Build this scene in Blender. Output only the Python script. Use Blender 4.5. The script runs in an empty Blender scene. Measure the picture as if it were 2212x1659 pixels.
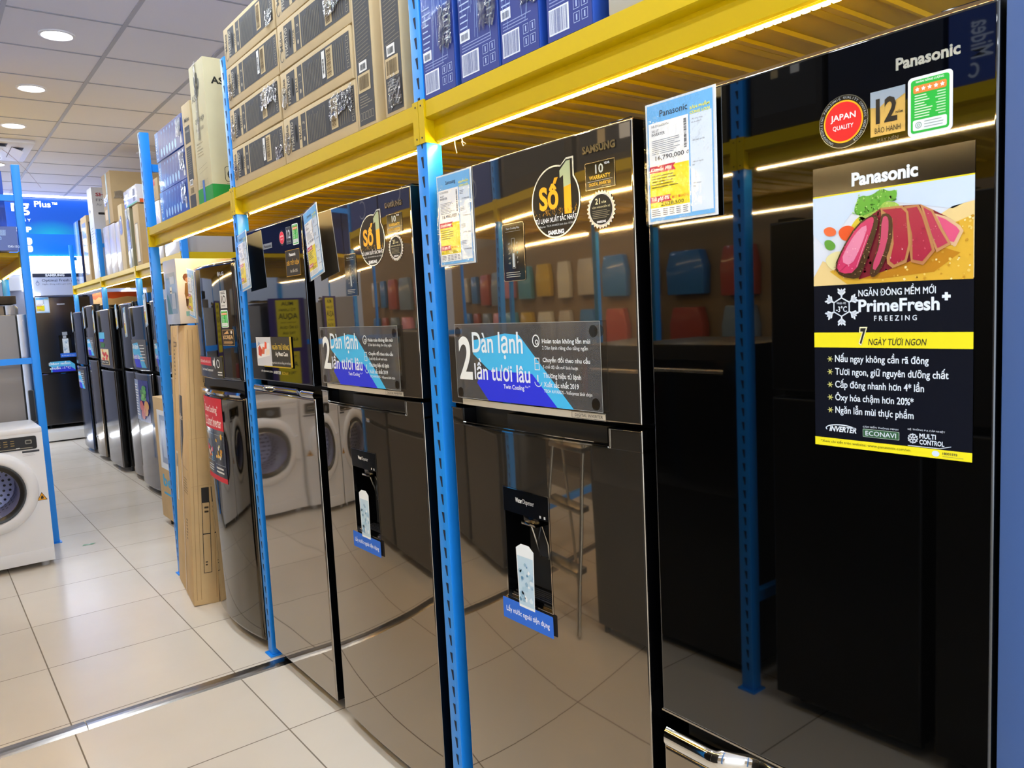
import bpy, bmesh, math, random
from mathutils import Vector, Matrix

SC = bpy.context.scene
COL = SC.collection
random.seed(7)
PI = math.pi

# ------------------------------------------------------------------ camera
cam_data = bpy.data.cameras.new('camera')
cam = bpy.data.objects.new('camera', cam_data)
COL.objects.link(cam)
cam_data.sensor_fit = 'HORIZONTAL'
cam_data.sensor_width = 36.0
cam_data.lens = 36.0 * 1670.0 / 2212.0
cam_data.dof.use_dof = True
cam_data.dof.focus_distance = 2.3
cam_data.dof.aperture_fstop = 16.0
cam_data.clip_start = 0.02
cam_data.clip_end = 200
R3 = Matrix(((0.78906543, 0.0984504, -0.60636891),
             (-0.61238322, 0.04796057, -0.78910492),
             (-0.04860589, 0.99398556, 0.0981334)))
cam.matrix_world = Matrix.Translation((0, 0, 1.456)) @ R3.to_4x4()
SC.camera = cam

# ------------------------------------------------------------------ view, world
SC.view_settings.view_transform = 'Standard'
SC.view_settings.look = 'None'
SC.view_settings.gamma = 1.0
SC.view_settings.use_curve_mapping = False
SC.view_settings.exposure = 0.45
WORLD_STRENGTH = 2.6
DOWNLIGHT_W = 7.0
LED_STRENGTH = 140.0
wd = bpy.data.worlds.new('daylight')
SC.world = wd
wd.use_nodes = True
bg = wd.node_tree.nodes['Background']
bg.inputs['Color'].default_value = (0.74, 0.85, 1.0, 1)
bg.inputs['Strength'].default_value = WORLD_STRENGTH
SC.cycles.max_bounces = 8
SC.cycles.diffuse_bounces = 5
SC.cycles.glossy_bounces = 5
SC.cycles.transparent_max_bounces = 12
SC.cycles.caustics_reflective = False
SC.cycles.caustics_refractive = False
SC.cycles.sample_clamp_indirect = 6.0

# ------------------------------------------------------------------ materials
def lin(c):
    return c / 12.92 if c <= 0.04045 else ((c + 0.055) / 1.055) ** 2.4
def hx(h):
    h = h.lstrip('#')
    return tuple(lin(int(h[i:i + 2], 16) / 255) for i in (0, 2, 4)) + (1,)
_M = {}
def M(h, rough=0.5, metal=0.0, coat=0.0, emit=0.0, ior=1.45, spec=0.5):
    k = (h, rough, metal, coat, emit, ior, spec)
    if k in _M: return _M[k]
    m = bpy.data.materials.new('paint_' + h.lstrip('#'))
    m.use_nodes = True
    b = m.node_tree.nodes['Principled BSDF']
    b.inputs['Base Color'].default_value = hx(h)
    b.inputs['Roughness'].default_value = rough
    b.inputs['Metallic'].default_value = metal
    b.inputs['IOR'].default_value = ior
    b.inputs['Specular IOR Level'].default_value = spec
    if coat:
        b.inputs['Coat Weight'].default_value = coat
        b.inputs['Coat Roughness'].default_value = 0.05
    if emit:
        b.inputs['Emission Color'].default_value = hx(h)
        b.inputs['Emission Strength'].default_value = emit
    _M[k] = m
    return m
def nodes_mat(name):
    m = bpy.data.materials.new(name)
    m.use_nodes = True
    nt = m.node_tree
    return m, nt, nt.nodes['Principled BSDF']
def N(nt, t, **kw):
    n = nt.nodes.new(t)
    for k, v in kw.items():
        if hasattr(n, k): setattr(n, k, v)
        else: n.inputs[k].default_value = v
    return n
def math_n(nt, op, a, b=None):
    n = nt.nodes.new('ShaderNodeMath'); n.operation = op
    for i, v in enumerate((a, b)):
        if v is None: continue
        if isinstance(v, (int, float)): n.inputs[i].default_value = v
        else: nt.links.new(v, n.inputs[i])
    return n.outputs[0]
def noise_bump(nt, bsdf, scale, strength, dist=0.01, detail=2.0, inp='Normal', stretch=None):
    tc = nt.nodes.new('ShaderNodeTexCoord')
    src = tc.outputs['Object']
    if stretch:
        mp = nt.nodes.new('ShaderNodeMapping'); mp.inputs['Scale'].default_value = stretch
        nt.links.new(src, mp.inputs['Vector']); src = mp.outputs['Vector']
    nz = N(nt, 'ShaderNodeTexNoise', Scale=scale, Detail=detail)
    nt.links.new(src, nz.inputs['Vector'])
    bp = nt.nodes.new('ShaderNodeBump')
    bp.inputs['Strength'].default_value = strength
    bp.inputs['Distance'].default_value = dist
    nt.links.new(nz.outputs['Fac'], bp.inputs['Height'])
    nt.links.new(bp.outputs['Normal'], bsdf.inputs[inp])
    return nz
def wavy_steel(name, h, rough, wav, metal=1.0):
    m, nt, b = nodes_mat(name)
    b.inputs['Base Color'].default_value = hx(h); b.inputs['Metallic'].default_value = metal
    b.inputs['Roughness'].default_value = rough
    noise_bump(nt, b, 2.2, wav, 0.01, 1.0)
    return m
STEEL = wavy_steel('dark_mirror_steel', '#9a8e7e', 0.03, 0.18, 0.93)
STEEL2 = wavy_steel('dark_brown_steel', '#a69c90', 0.04, 0.18, 0.90)
GLASS_BLACK = M('#030303', 0.025, ior=1.85)
GLASS_BLUE = M('#05070c', 0.03, ior=1.9)
GLOSS_BLACK = M('#040405', 0.12)
MATT_BLACK = M('#0a0a0a', 0.55)
CHROME = M('#d8d4cc', 0.06, metal=1.0)
SILVER = M('#b9b2a4', 0.22, metal=1.0)
WHITE = M('#f2f2f0', 0.4)

def card_mat(name, h, dirt=0.06, coat=0.0, crinkle=0.0, rough=0.75):
    m, nt, b = nodes_mat(name)
    c = hx(h)
    tc = nt.nodes.new('ShaderNodeTexCoord')
    nz = N(nt, 'ShaderNodeTexNoise', Scale=9.0, Detail=5.0)
    nt.links.new(tc.outputs['Object'], nz.inputs['Vector'])
    mx = nt.nodes.new('ShaderNodeMix'); mx.data_type = 'RGBA'
    mx.inputs['A'].default_value = tuple(v * (1 - dirt * 2) for v in c[:3]) + (1,)
    mx.inputs['B'].default_value = tuple(min(1, v * (1 + dirt)) for v in c[:3]) + (1,)
    nt.links.new(nz.outputs['Fac'], mx.inputs['Factor'])
    nt.links.new(mx.outputs['Result'], b.inputs['Base Color'])
    b.inputs['Roughness'].default_value = rough
    if coat:
        b.inputs['Coat Weight'].default_value = coat
        b.inputs['Coat Roughness'].default_value = 0.12
        noise_bump(nt, b, 38.0, crinkle, 0.01, 3.0, 'Coat Normal', (1, 1, 0.22))
    return m
CARDBOARD = card_mat('cardboard_tan', '#c9b48c')
CARDBOARD2 = card_mat('cardboard_brown', '#b39a72')
CARDBOARD_PALE = card_mat('cardboard_pale', '#cdc49f')
BLUEBOX = card_mat('printed_blue_card', '#1f4cae', 0.1, 0.5, 0.5, 0.5)
BLUEBOX2 = card_mat('printed_bright_blue_card', '#2a63c4', 0.1, 1.0, 0.5, 0.4)
GREYBOX = card_mat('grey_card', '#b5b2a6')

def clear_film(name, fac, rough, bump, tint=(1, 1, 1, 1), haze=0.0):
    m = bpy.data.materials.new(name); m.use_nodes = True
    nt = m.node_tree; nt.nodes.remove(nt.nodes['Principled BSDF'])
    out = nt.nodes['Material Output']
    tr = nt.nodes.new('ShaderNodeBsdfTransparent'); tr.inputs['Color'].default_value = tint
    gl = nt.nodes.new('ShaderNodeBsdfGlossy'); gl.inputs['Roughness'].default_value = rough
    fr = N(nt, 'ShaderNodeFresnel', IOR=1.5)
    mx = nt.nodes.new('ShaderNodeMixShader')
    ad = math_n(nt, 'MULTIPLY', fr.outputs[0], fac)
    nt.links.new(ad, mx.inputs[0]); nt.links.new(tr.outputs[0], mx.inputs[1]); nt.links.new(gl.outputs[0], mx.inputs[2])
    nt.links.new(mx.outputs[0], out.inputs['Surface'])
    if haze:
        df = nt.nodes.new('ShaderNodeBsdfDiffuse'); df.inputs['Color'].default_value = (.5, .5, .52, 1)
        m2 = nt.nodes.new('ShaderNodeMixShader'); m2.inputs[0].default_value = haze
        nt.links.new(mx.outputs[0], m2.inputs[1]); nt.links.new(df.outputs[0], m2.inputs[2]); nt.links.new(m2.outputs[0], out.inputs['Surface'])
    if bump:
        tc = nt.nodes.new('ShaderNodeTexCoord')
        nz = N(nt, 'ShaderNodeTexNoise', Scale=55.0, Detail=3.0)
        nt.links.new(tc.outputs['Object'], nz.inputs['Vector'])
        bp = nt.nodes.new('ShaderNodeBump'); bp.inputs['Strength'].default_value = bump; bp.inputs['Distance'].default_value = 0.01
        nt.links.new(nz.outputs['Fac'], bp.inputs['Height'])
        nt.links.new(bp.outputs[0], gl.inputs['Normal']); nt.links.new(bp.outputs[0], fr.inputs['Normal'])
    return m
SLEEVE = clear_film('crinkled_clear_sleeve', 0.15, 0.06, 0.16)
WRAP = clear_film('crumpled_clear_tape', 1.9, 0.10, 0.7)
ACRYLIC = clear_film('clear_acrylic', 0.6, 0.02, 0.0, (0.9, 0.9, 0.9, 1), 0.13)
ACRYLIC_DISC = clear_film('clear_pad', 0.5, 0.05, 0.0, (0.55, 0.5, 0.45, 1))

# ------------------------------------------------------------------ objects
def link(name, me, parent=None):
    o = bpy.data.objects.new(name, me)
    COL.objects.link(o)
    if parent is not None: o.parent = parent
    return o
def tag(o, label=None, cat=None, group=None, kind=None):
    if label: o['label'] = label
    if cat: o['category'] = cat
    if group: o['group'] = group
    if kind: o['kind'] = kind
    return o
def thing(name, label, cat, loc=(0, 0, 0), rz=0.0, group=None, rx=0.0, ry=0.0):
    o = bpy.data.objects.new(name, None)
    o.empty_display_size = 0.05
    COL.objects.link(o)
    o.location = loc; o.rotation_euler = (rx, ry, rz)
    return tag(o, label, cat, group)

class MB:
    """collects shapes, builds ONE mesh object"""
    def __init__(self):
        self.v = []; self.f = []; self.mi = []; self.ms = []; self.sm = []
    def m(self, mat):
        if mat not in self.ms: self.ms.append(mat)
        return self.ms.index(mat)
    def add(self, vs, fs, mat, smooth=False):
        k = len(self.v); i = self.m(mat)
        self.v += [tuple(v) for v in vs]
        for f in fs:
            self.f.append(tuple(k + a for a in f)); self.mi.append(i); self.sm.append(smooth)
        return self
    def box(self, x0, x1, y0, y1, z0, z1, mat):
        if x0 > x1: x0, x1 = x1, x0
        if y0 > y1: y0, y1 = y1, y0
        if z0 > z1: z0, z1 = z1, z0
        vs = [(x, y, z) for x in (x0, x1) for y in (y0, y1) for z in (z0, z1)]
        fs = [(0, 1, 3, 2), (4, 6, 7, 5), (0, 4, 5, 1), (2, 3, 7, 6), (0, 2, 6, 4), (1, 5, 7, 3)]
        return self.add(vs, fs, mat)
    def prism(self, prof, axis, a, b, mat, caps=True, closed=True, smooth=False):
        """prof: list of 2D points in the two other axes (xyz order)"""
        def P(p, t):
            if axis == 'x': return (t, p[0], p[1])
            if axis == 'y': return (p[0], t, p[1])
            return (p[0], p[1], t)
        n = len(prof)
        vs = [P(p, a) for p in prof] + [P(p, b) for p in prof]
        fs = [(i, (i + 1) % n, n + (i + 1) % n, n + i) for i in range(n if closed else n - 1)]
        self.add(vs, fs, mat, smooth)
        if caps: self.add(vs, [tuple(range(n))[::-1], tuple(range(n, 2 * n))], mat)
        return self
    def cyl(self, c, axis, r, h, mat, n=24, r2=None, caps=True):
        r2 = r if r2 is None else r2
        ax = 'xyz'.index(axis); o = [i for i in range(3) if i != ax]
        vs = []
        for t, rr in ((0, r), (h, r2)):
            for i in range(n):
                a = 2 * PI * i / n; p = [0, 0, 0]
                p[ax] = c[ax] + t; p[o[0]] = c[o[0]] + rr * math.cos(a); p[o[1]] = c[o[1]] + rr * math.sin(a)
                vs.append(p)
        self.add(vs, [(i, (i + 1) % n, n + (i + 1) % n, n + i) for i in range(n)], mat, True)
        if caps: self.add(vs, [tuple(range(n)), tuple(range(n, 2 * n))[::-1]], mat)
        return self
    def lathe(self, prof, c, axis, mat, n=32, sgn=1):
        """prof: list of (r, t) along axis"""
        ax = 'xyz'.index(axis); o = [i for i in range(3) if i != ax]
        vs = []
        for r, t in prof:
            for i in range(n):
                a = 2 * PI * i / n; p = [0, 0, 0]
                p[ax] = c[ax] + t * sgn; p[o[0]] = c[o[0]] + r * math.cos(a); p[o[1]] = c[o[1]] + r * math.sin(a)
                vs.append(p)
        fs = []
        for k in range(len(prof) - 1):
            for i in range(n):
                j = (i + 1) % n
                fs.append((k * n + i, k * n + j, (k + 1) * n + j, (k + 1) * n + i))
        return self.add(vs, fs, mat, True)
    def tube(self, pts, r, mat, n=10):
        pts = [Vector(p) for p in pts]; vs = []
        for i, p in enumerate(pts):
            d = (pts[min(i + 1, len(pts) - 1)] - pts[max(i - 1, 0)]).normalized()
            u = d.cross(Vector((0, 0, 1)))
            if u.length < 0.1: u = d.cross(Vector((0, 1, 0)))
            u.normalize(); w = d.cross(u)
            for k in range(n):
                a = 2 * PI * k / n
                vs.append(p + u * r * math.cos(a) + w * r * math.sin(a))
        fs = [(i * n + k, i * n + (k + 1) % n, (i + 1) * n + (k + 1) % n, (i + 1) * n + k) for i in range(len(pts) - 1) for k in range(n)]
        self.add(vs, fs, mat, True)
        return self.add(vs, [tuple(range(n)), tuple(range((len(pts) - 1) * n, len(pts) * n))[::-1]], mat)
    def build(self, name, parent=None, bevel=0.0, seg=2, loc=None, fix=True, deform=None):
        me = bpy.data.meshes.new(name)
        vs = [deform(Vector(v)) for v in self.v] if deform else self.v
        me.from_pydata(vs, [], self.f)
        for m in self.ms: me.materials.append(m)
        me.polygons.foreach_set('material_index', self.mi)
        me.polygons.foreach_set('use_smooth', self.sm)
        bm = bmesh.new(); bm.from_mesh(me)
        if fix:
            bmesh.ops.remove_doubles(bm, verts=bm.verts, dist=1e-6)
            bmesh.ops.recalc_face_normals(bm, faces=bm.faces)
        if bevel:
            es = [e for e in bm.edges if len(e.link_faces) == 2 and e.calc_face_angle(0) > 0.6]
            bmesh.ops.bevel(bm, geom=es, offset=bevel, segments=seg, affect='EDGES', profile=0.6, clamp_overlap=True)
            for f in bm.faces: f.smooth = True
        bm.to_mesh(me); bm.free()
        if bevel:
            me.set_sharp_from_angle(angle=0.9)
        elif any(self.sm):
            me.set_sharp_from_angle(angle=0.7)
        me.update()
        o = link(name, me, parent)
        if loc: o.location = loc
        return o

# ------------------------------------------------------------------ lettering
_T = {}
def text_geo(s, bold=0.0, shear=0.0, res=2):
    k = (s, bold, shear, res)
    if k in _T: return _T[k]
    cu = bpy.data.curves.new('lettering', 'FONT')
    cu.body = s; cu.size = 1; cu.offset = bold; cu.shear = shear; cu.resolution_u = res
    ob = bpy.data.objects.new('lettering', cu)
    me = ob.to_mesh()
    vs = [(v.co.x, v.co.y) for v in me.vertices]; fs = [tuple(p.vertices) for p in me.polygons]
    ob.to_mesh_clear(); bpy.data.objects.remove(ob); bpy.data.curves.remove(cu)
    xs = [v[0] for v in vs] or [0]; ys = [v[1] for v in vs] or [0]
    _T[k] = (vs, fs, min(xs), max(xs), min(ys), max(ys))
    return _T[k]

def clip_u(pts, c, s):
    out = []
    for i in range(len(pts)):
        p, q = pts[i - 1], pts[i]
        a, b = s * (p[0] - c), s * (q[0] - c)
        if a * b < 0: t = a / (a - b); out.append((c, p[1] + (q[1] - p[1]) * t))
        if b >= 0: out.append(q)
    return out

class Art:
    """flat print: (u, v) in metres on a plane with origin O, right U, up V, outward Nn"""
    def __init__(self, O, U=(0, -1, 0), V=(0, 0, 1), Nn=(-1, 0, 0), off=0.0, step=0.00025, warp=None):
        self.O, self.U, self.V, self.N = Vector(O), Vector(U), Vector(V), Vector(Nn)
        self.off, self.step, self.mb, self.warp = off, step, MB(), warp
    def P(self, u, v, l):
        p = self.O + self.U * u + self.V * v + self.N * (self.off + l * self.step)
        return self.warp(p) if self.warp else p
    def poly(self, pts, mat, l=0):
        if isinstance(mat, str): mat = M(mat)
        a = sum(pts[i][0] * pts[(i + 1) % len(pts)][1] - pts[(i + 1) % len(pts)][0] * pts[i][1] for i in range(len(pts)))
        if a < 0: pts = pts[::-1]
        if self.warp:
            us = [p[0] for p in pts]; lo, hi = min(us), max(us)
            if hi - lo > 0.03:
                n = int((hi - lo) / 0.025) + 1
                for i in range(n):
                    q = clip_u(clip_u(pts, lo + (hi - lo) * i / n, 1), lo + (hi - lo) * (i + 1) / n, -1)
                    if len(q) > 2: self.mb.add([self.P(u, v, l) for u, v in q], [tuple(range(len(q)))], mat)
                return self
        self.mb.add([self.P(u, v, l) for u, v in pts], [tuple(range(len(pts)))], mat); return self
    def rect(self, u0, v0, u1, v1, mat, l=0, r=0.0):
        if u0 > u1: u0, u1 = u1, u0
        if v0 > v1: v0, v1 = v1, v0
        if r:
            pts = []
            for cx, cy, a0 in ((u1 - r, v1 - r, 0), (u0 + r, v1 - r, 90), (u0 + r, v0 + r, 180), (u1 - r, v0 + r, 270)):
                for k in range(5):
                    a = math.radians(a0 + k * 22.5); pts.append((cx + r * math.cos(a), cy + r * math.sin(a)))
            return self.poly(pts, mat, l)
        n = max(1, int(abs(u1 - u0) / 0.05)) if self.warp else 1
        for i in range(n):
            a, b = u0 + (u1 - u0) * i / n, u0 + (u1 - u0) * (i + 1) / n
            self.poly([(a, v0), (b, v0), (b, v1), (a, v1)], mat, l)
        return self
    def frame(self, u0, v0, u1, v1, t, mat, l=0):
        for q in ((u0, v0, u1, v0 + t), (u0, v1 - t, u1, v1), (u0, v0 + t, u0 + t, v1 - t), (u1 - t, v0 + t, u1, v1 - t)):
            self.rect(*q, mat, l)
        return self
    def disc(self, u, v, ru, rv, mat, l=0, n=40):
        return self.poly([(u + ru * math.cos(2 * PI * i / n), v + rv * math.sin(2 * PI * i / n)) for i in range(n)], mat, l)
    def ring(self, u, v, ru, rv, t, mat, l=0, n=40, a0=0, a1=360):
        if isinstance(mat, str): mat = M(mat)
        A = [math.radians(a0 + (a1 - a0) * i / n) for i in range(n + 1)]
        vs = [self.P(u + ru * math.cos(a), v + rv * math.sin(a), l) for a in A] + [self.P(u + (ru - t) * math.cos(a), v + (rv - t) * math.sin(a), l) for a in A]
        self.mb.add(vs, [(i, i + 1, n + 2 + i, n + 1 + i) for i in range(n)], mat); return self
    def line(self, u0, v0, u1, v1, t, mat, l=0):
        d = Vector((u1 - u0, v1 - v0)); d.normalize(); p = Vector((-d.y, d.x)) * t / 2
        return self.poly([(u0 - p.x, v0 - p.y), (u1 - p.x, v1 - p.y), (u1 + p.x, v1 + p.y), (u0 + p.x, v0 + p.y)], mat, l)
    def text(self, s, u, v, h=None, w=None, mat='#ffffff', l=1, al='L', bold=0.0, shear=0.0, rot=0.0, res=2):
        """h: height of the ink box, w: its width (either may be left out)"""
        if isinstance(mat, str): mat = M(mat)
        vs, fs, x0, x1, y0, y1 = text_geo(s, bold, shear, res)
        if h is None: k = w / (x1 - x0); kx = k
        else:
            k = h / (y1 - y0); kx = w / (x1 - x0) if w else k
        W = (x1 - x0) * kx
        ox = {'L': 0, 'C': -W / 2, 'R': -W}[al]
        ca, sa = math.cos(rot), math.sin(rot)
        out = []
        for x, y in vs:
            a, b = (x - x0) * kx + ox, (y - y0) * k
            out.append(self.P(u + a * ca - b * sa, v + a * sa + b * ca, l))
        self.mb.add(out, fs, mat); return self
    def lines(self, u0, v0, u1, v1, n, mat, l=1, rag=0.3, fill=0.45, rng=random):
        """rows of unreadable small print"""
        dv = (v1 - v0) / n
        for i in range(n):
            e = u1 - (u1 - u0) * rag * rng.random()
            self.rect(u0, v0 + dv * (i + 0.5 - fill / 2), e, v0 + dv * (i + 0.5 + fill / 2), mat, l)
        return self
    def barcode(self, u0, v0, u1, v1, mat, bgm=None, l=1, vertical=False, n=22):
        if bgm: self.rect(u0 - 0.003, v0 - 0.003, u1 + 0.003, v1 + 0.003, bgm, l)
        for i in range(n):
            a = i / n; b = a + random.choice((0.35, 0.55, 0.7)) / n
            if vertical: self.rect(u0, v0 + (v1 - v0) * a, u1, v0 + (v1 - v0) * b, mat, l + 1)
            else: self.rect(u0 + (u1 - u0) * a, v0, u0 + (u1 - u0) * b, v1, mat, l + 1)
        return self
    def build(self, name, parent=None):
        return self.mb.build(name, parent, fix=False)

# ================================================================== THE SETTING
CEIL = 3.2
def floor_mat(name, y0):
    m, nt, b = nodes_mat(name)
    tc = nt.nodes.new('ShaderNodeTexCoord')
    sx = nt.nodes.new('ShaderNodeSeparateXYZ'); nt.links.new(tc.outputs['Object'], sx.inputs[0])
    def edge(sock, o):
        t = math_n(nt, 'DIVIDE', math_n(nt, 'SUBTRACT', sock, o), 0.6)
        f = math_n(nt, 'FRACT', t)
        return math_n(nt, 'ABSOLUTE', math_n(nt, 'SUBTRACT', f, 0.5)), math_n(nt, 'FLOOR', t)
    ex, ix = edge(sx.outputs['X'], 0.924); ey, iy = edge(sx.outputs['Y'], y0)
    mxe = math_n(nt, 'MAXIMUM', ex, ey)
    g = math_n(nt, 'GREATER_THAN', mxe, 0.4958)
    nz = N(nt, 'ShaderNodeTexNoise', Scale=1.6, Detail=6.0, Roughness=0.62)
    nt.links.new(tc.outputs['Object'], nz.inputs['Vector'])
    n2 = N(nt, 'ShaderNodeTexNoise', Scale=0.55, Detail=3.0)
    nt.links.new(tc.outputs['Object'], n2.inputs['Vector'])
    mx = nt.nodes.new('ShaderNodeMix'); mx.data_type = 'RGBA'
    mx.inputs['A'].default_value = hx('#cfc4b3'); mx.inputs['B'].default_value = hx('#e7dfd2')
    nt.links.new(math_n(nt, 'MULTIPLY', math_n(nt, 'ADD', nz.outputs['Fac'], n2.outputs['Fac']), 0.5), mx.inputs['Factor'])
    wn = nt.nodes.new('ShaderNodeTexWhiteNoise'); wn.noise_dimensions = '2D'
    cb = nt.nodes.new('ShaderNodeCombineXYZ'); nt.links.new(ix, cb.inputs[0]); nt.links.new(iy, cb.inputs[1])
    nt.links.new(cb.outputs[0], wn.inputs['Vector'])
    mv = nt.nodes.new('ShaderNodeMix'); mv.data_type = 'RGBA'; mv.blend_type = 'MULTIPLY'; mv.inputs['Factor'].default_value = 1
    nt.links.new(mx.outputs['Result'], mv.inputs['A'])
    vv = math_n(nt, 'ADD', math_n(nt, 'MULTIPLY', wn.outputs['Value'], 0.06), 0.94)
    cc = nt.nodes.new('ShaderNodeCombineColor')
    for i in range(3): nt.links.new(vv, cc.inputs[i])
    nt.links.new(cc.outputs[0], mv.inputs['B'])
    mg = nt.nodes.new('ShaderNodeMix'); mg.data_type = 'RGBA'
    nt.links.new(mv.outputs['Result'], mg.inputs['A']); mg.inputs['B'].default_value = hx('#7b6f5f')
    nt.links.new(g, mg.inputs['Factor'])
    nt.links.new(mg.outputs['Result'], b.inputs['Base Color'])
    rg = math_n(nt, 'ADD', math_n(nt, 'MULTIPLY', nz.outputs['Fac'], 0.16), 0.14)
    rg2 = math_n(nt, 'ADD', rg, math_n(nt, 'MULTIPLY', g, 0.5))
    nt.links.new(rg2, b.inputs['Roughness'])
    bp = nt.nodes.new('ShaderNodeBump'); bp.inputs['Strength'].default_value = 0.35; bp.inputs['Distance'].default_value = 0.002
    nt.links.new(math_n(nt, 'MULTIPLY', g, -1.0), bp.inputs['Height']); nt.links.new(bp.outputs[0], b.inputs['Normal'])
    return m
XL, XR, YF, YB = -5.5, 3.1, -3.2, 12.0
f = MB().box(XL, XR, 3.14, YB + 1.4, -0.05, 0, floor_mat('cream_tile_far', 3.213)).build('floor')
tag(f, kind='structure')
f = MB().box(XL, XR, YF, 3.14, -0.05, 0, floor_mat('cream_tile_near', 2.604)).build('floor.001')
tag(f, kind='structure')
# steel joint strip across the floor
m_strip = wavy_steel('worn_steel_strip', '#a9a6a2', 0.22, 0.15)
t = MB()
for a, b_ in ((-3.0, 0.365), (0.368, 1.9)):
    t.prism([(3.112, 0.0), (3.118, 0.006), (3.132, 0.009), (3.150, 0.008), (3.185, 0.003), (3.187, 0.0)], 'x', a, b_, m_strip)
tag(t.build('trim_1'), kind='structure')

def ceil_mat():
    m, nt, b = nodes_mat('mineral_ceiling_tile')
    tc = nt.nodes.new('ShaderNodeTexCoord')
    nz = N(nt, 'ShaderNodeTexNoise', Scale=1.1, Detail=4.0)
    nt.links.new(tc.outputs['Object'], nz.inputs['Vector'])
    mx = nt.nodes.new('ShaderNodeMix'); mx.data_type = 'RGBA'
    mx.inputs['A'].default_value = hx('#eceaf0'); mx.inputs['B'].default_value = hx('#f4f3f8')
    nt.links.new(nz.outputs['Fac'], mx.inputs['Factor']); nt.links.new(mx.outputs['Result'], b.inputs['Base Color'])
    b.inputs['Roughness'].default_value = 0.9
    return m
tag(MB().box(XL, XR, YF, YB + 0.2, CEIL, CEIL + 0.06, ceil_mat()).build('ceiling'), kind='structure')
# ceiling T-bars
m_bar = M('#b9bac2', 0.45); m_bar2 = M('#a9aab2', 0.5)
t = MB()
x = 1.156 - 0.5985 * 11
while x < XR:
    t.box(x - 0.012, x + 0.012, YF, YB, CEIL - 0.006, CEIL, m_bar); x += 0.5985
y = 5.035 - 0.639 * 15
while y < YB:
    t.box(XL, XR, y - 0.006, y + 0.006, CEIL - 0.004, CEIL, m_bar2); y += 0.639
tag(t.build('trim_2'), kind='structure')
tag(MB().box(XR, XR + 0.1, YF, YB + 1.4, 0, CEIL, M('#cfc8bf', 0.7)).build('wall_right'), kind='structure')
tag(MB().box(XL - 0.1, XL, YF, YB + 1.4, 0, 2.8, M('#8f7c62', 0.7)).build('wall_left'), kind='structure')
tag(MB().box(XL, XR, YB + 1.3, YB + 1.4, 0, CEIL, M('#c8ccd8', 0.7)).build('wall_back'), kind='structure')

# recessed downlights
def downlight(x, y, label, lit=True):
    o = thing('recessed_downlight', label, 'ceiling light', (x, y, CEIL), 0, 'round ceiling downlights')
    MB().lathe([(0.098, -0.001), (0.096, 0.007), (0.084, 0.010), (0.080, 0.006), (0.080, 0.0)], (0, 0, 0), 'z', M('#f4f4f6', 0.35), 40, -1).build('trim_ring', o)
    MB().cyl((0, 0, -0.006), 'z', 0.080, 0.004, M('#ffffff', 0.5, emit=9.0 if lit else 0.0), 40).build('diffuser', o)
    if lit:
        la = bpy.data.lights.new('downlight_beam', 'AREA'); la.shape = 'DISK'; la.size = 0.15
        la.energy = DOWNLIGHT_W * (1.45 if y > 6 and x > 0 else 1.0); la.color = (0.84, 0.92, 1.0)
        lo = bpy.data.objects.new('downlight_beam', la); COL.objects.link(lo)
        lo.parent = o; lo.location = (0, 0, -0.012)
    return o
names = {5.38: 'glowing round downlight nearest the camera in the ceiling row', 6.625: 'glowing round downlight in the middle of the ceiling row', 7.87: 'glowing round downlight just before the ceiling air conditioner'}
for y in (-3.34, -2.1, -0.85, 0.4, 1.645, 2.89, 4.135, 5.38, 6.625, 7.87, 9.72, 10.36, 11.0):  # the pair just past the air conditioner is added to brighten the far floor
    downlight(0.855, y, names.get(y, 'round downlight over the aisle, itself unseen'))
for x in (-0.34, -1.54, -3.93):  # the column nearest the aisle is added to light the fronts facing it
    for y in ((-2.1, 0.4, 2.89, 5.38, 7.87, 10.3) if x < -1 else (-0.85, 0.4, 1.645, 2.89, 4.135, 5.38, 7.87, 10.3)):
        downlight(x, y, 'round downlight over the far side of the shop, itself unseen')
downlight(2.07, 8.6, 'dim unlit round downlight behind the near rack post', lit=False)
for y in (-1.0, 1.6, 4.2, 6.8): 
    downlight(2.65, y, 'round downlight behind the racks, only its light in the photo')

# cassette air conditioner
ac = thing('air_conditioner', 'white ceiling cassette air conditioner with four louvres and a red ribbon', 'air conditioner', (0.60, 8.87, CEIL))
mw = M('#e3e3ee', 0.35)
MB().box(-0.47, 0.47, -0.47, 0.47, -0.035, 0.0, mw).build('panel', ac, 0.012)
g = MB()
g.box(-0.24, 0.24, -0.24, 0.24, -0.045, -0.036, mw)
for k in range(9): g.box(-0.21, 0.21, -0.2 + k * 0.05, -0.185 + k * 0.05, -0.0465, -0.0452, M('#a8a8b4', 0.5))
g.build('intake_grille', ac, 0.003)
for k in range(4):
    s = MB(); s.box(-0.26, 0.26, 0.30, 0.40, -0.0362, -0.0352, M('#5b5c68', 0.6)); 
    so = s.build('outlet_slot', ac); so.rotation_euler = (0, 0, k * PI / 2)
    lv = MB(); lv.prism([(0.305, -0.036), (0.315, -0.040), (0.395, -0.075), (0.392, -0.066)], 'x', -0.25, 0.25, mw)
    lo = lv.build('louvre', so)
rb = MB()
pts = [(0.22 + 0.05 * i, -0.30 + 0.025 * i, -0.075 - 0.028 * i - 0.004 * i * i) for i in range(7)]
vs = []
for i, p in enumerate(pts): vs += [(p[0], p[1] - 0.006, p[2]), (p[0], p[1] + 0.006, p[2] + 0.008)]
rb.add(vs, [(2 * i, 2 * i + 1, 2 * i + 3, 2 * i + 2) for i in range(6)], M('#8a4a52', 0.5))
tag(rb.build('ribbon', ac), 'thin red ribbon')

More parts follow.
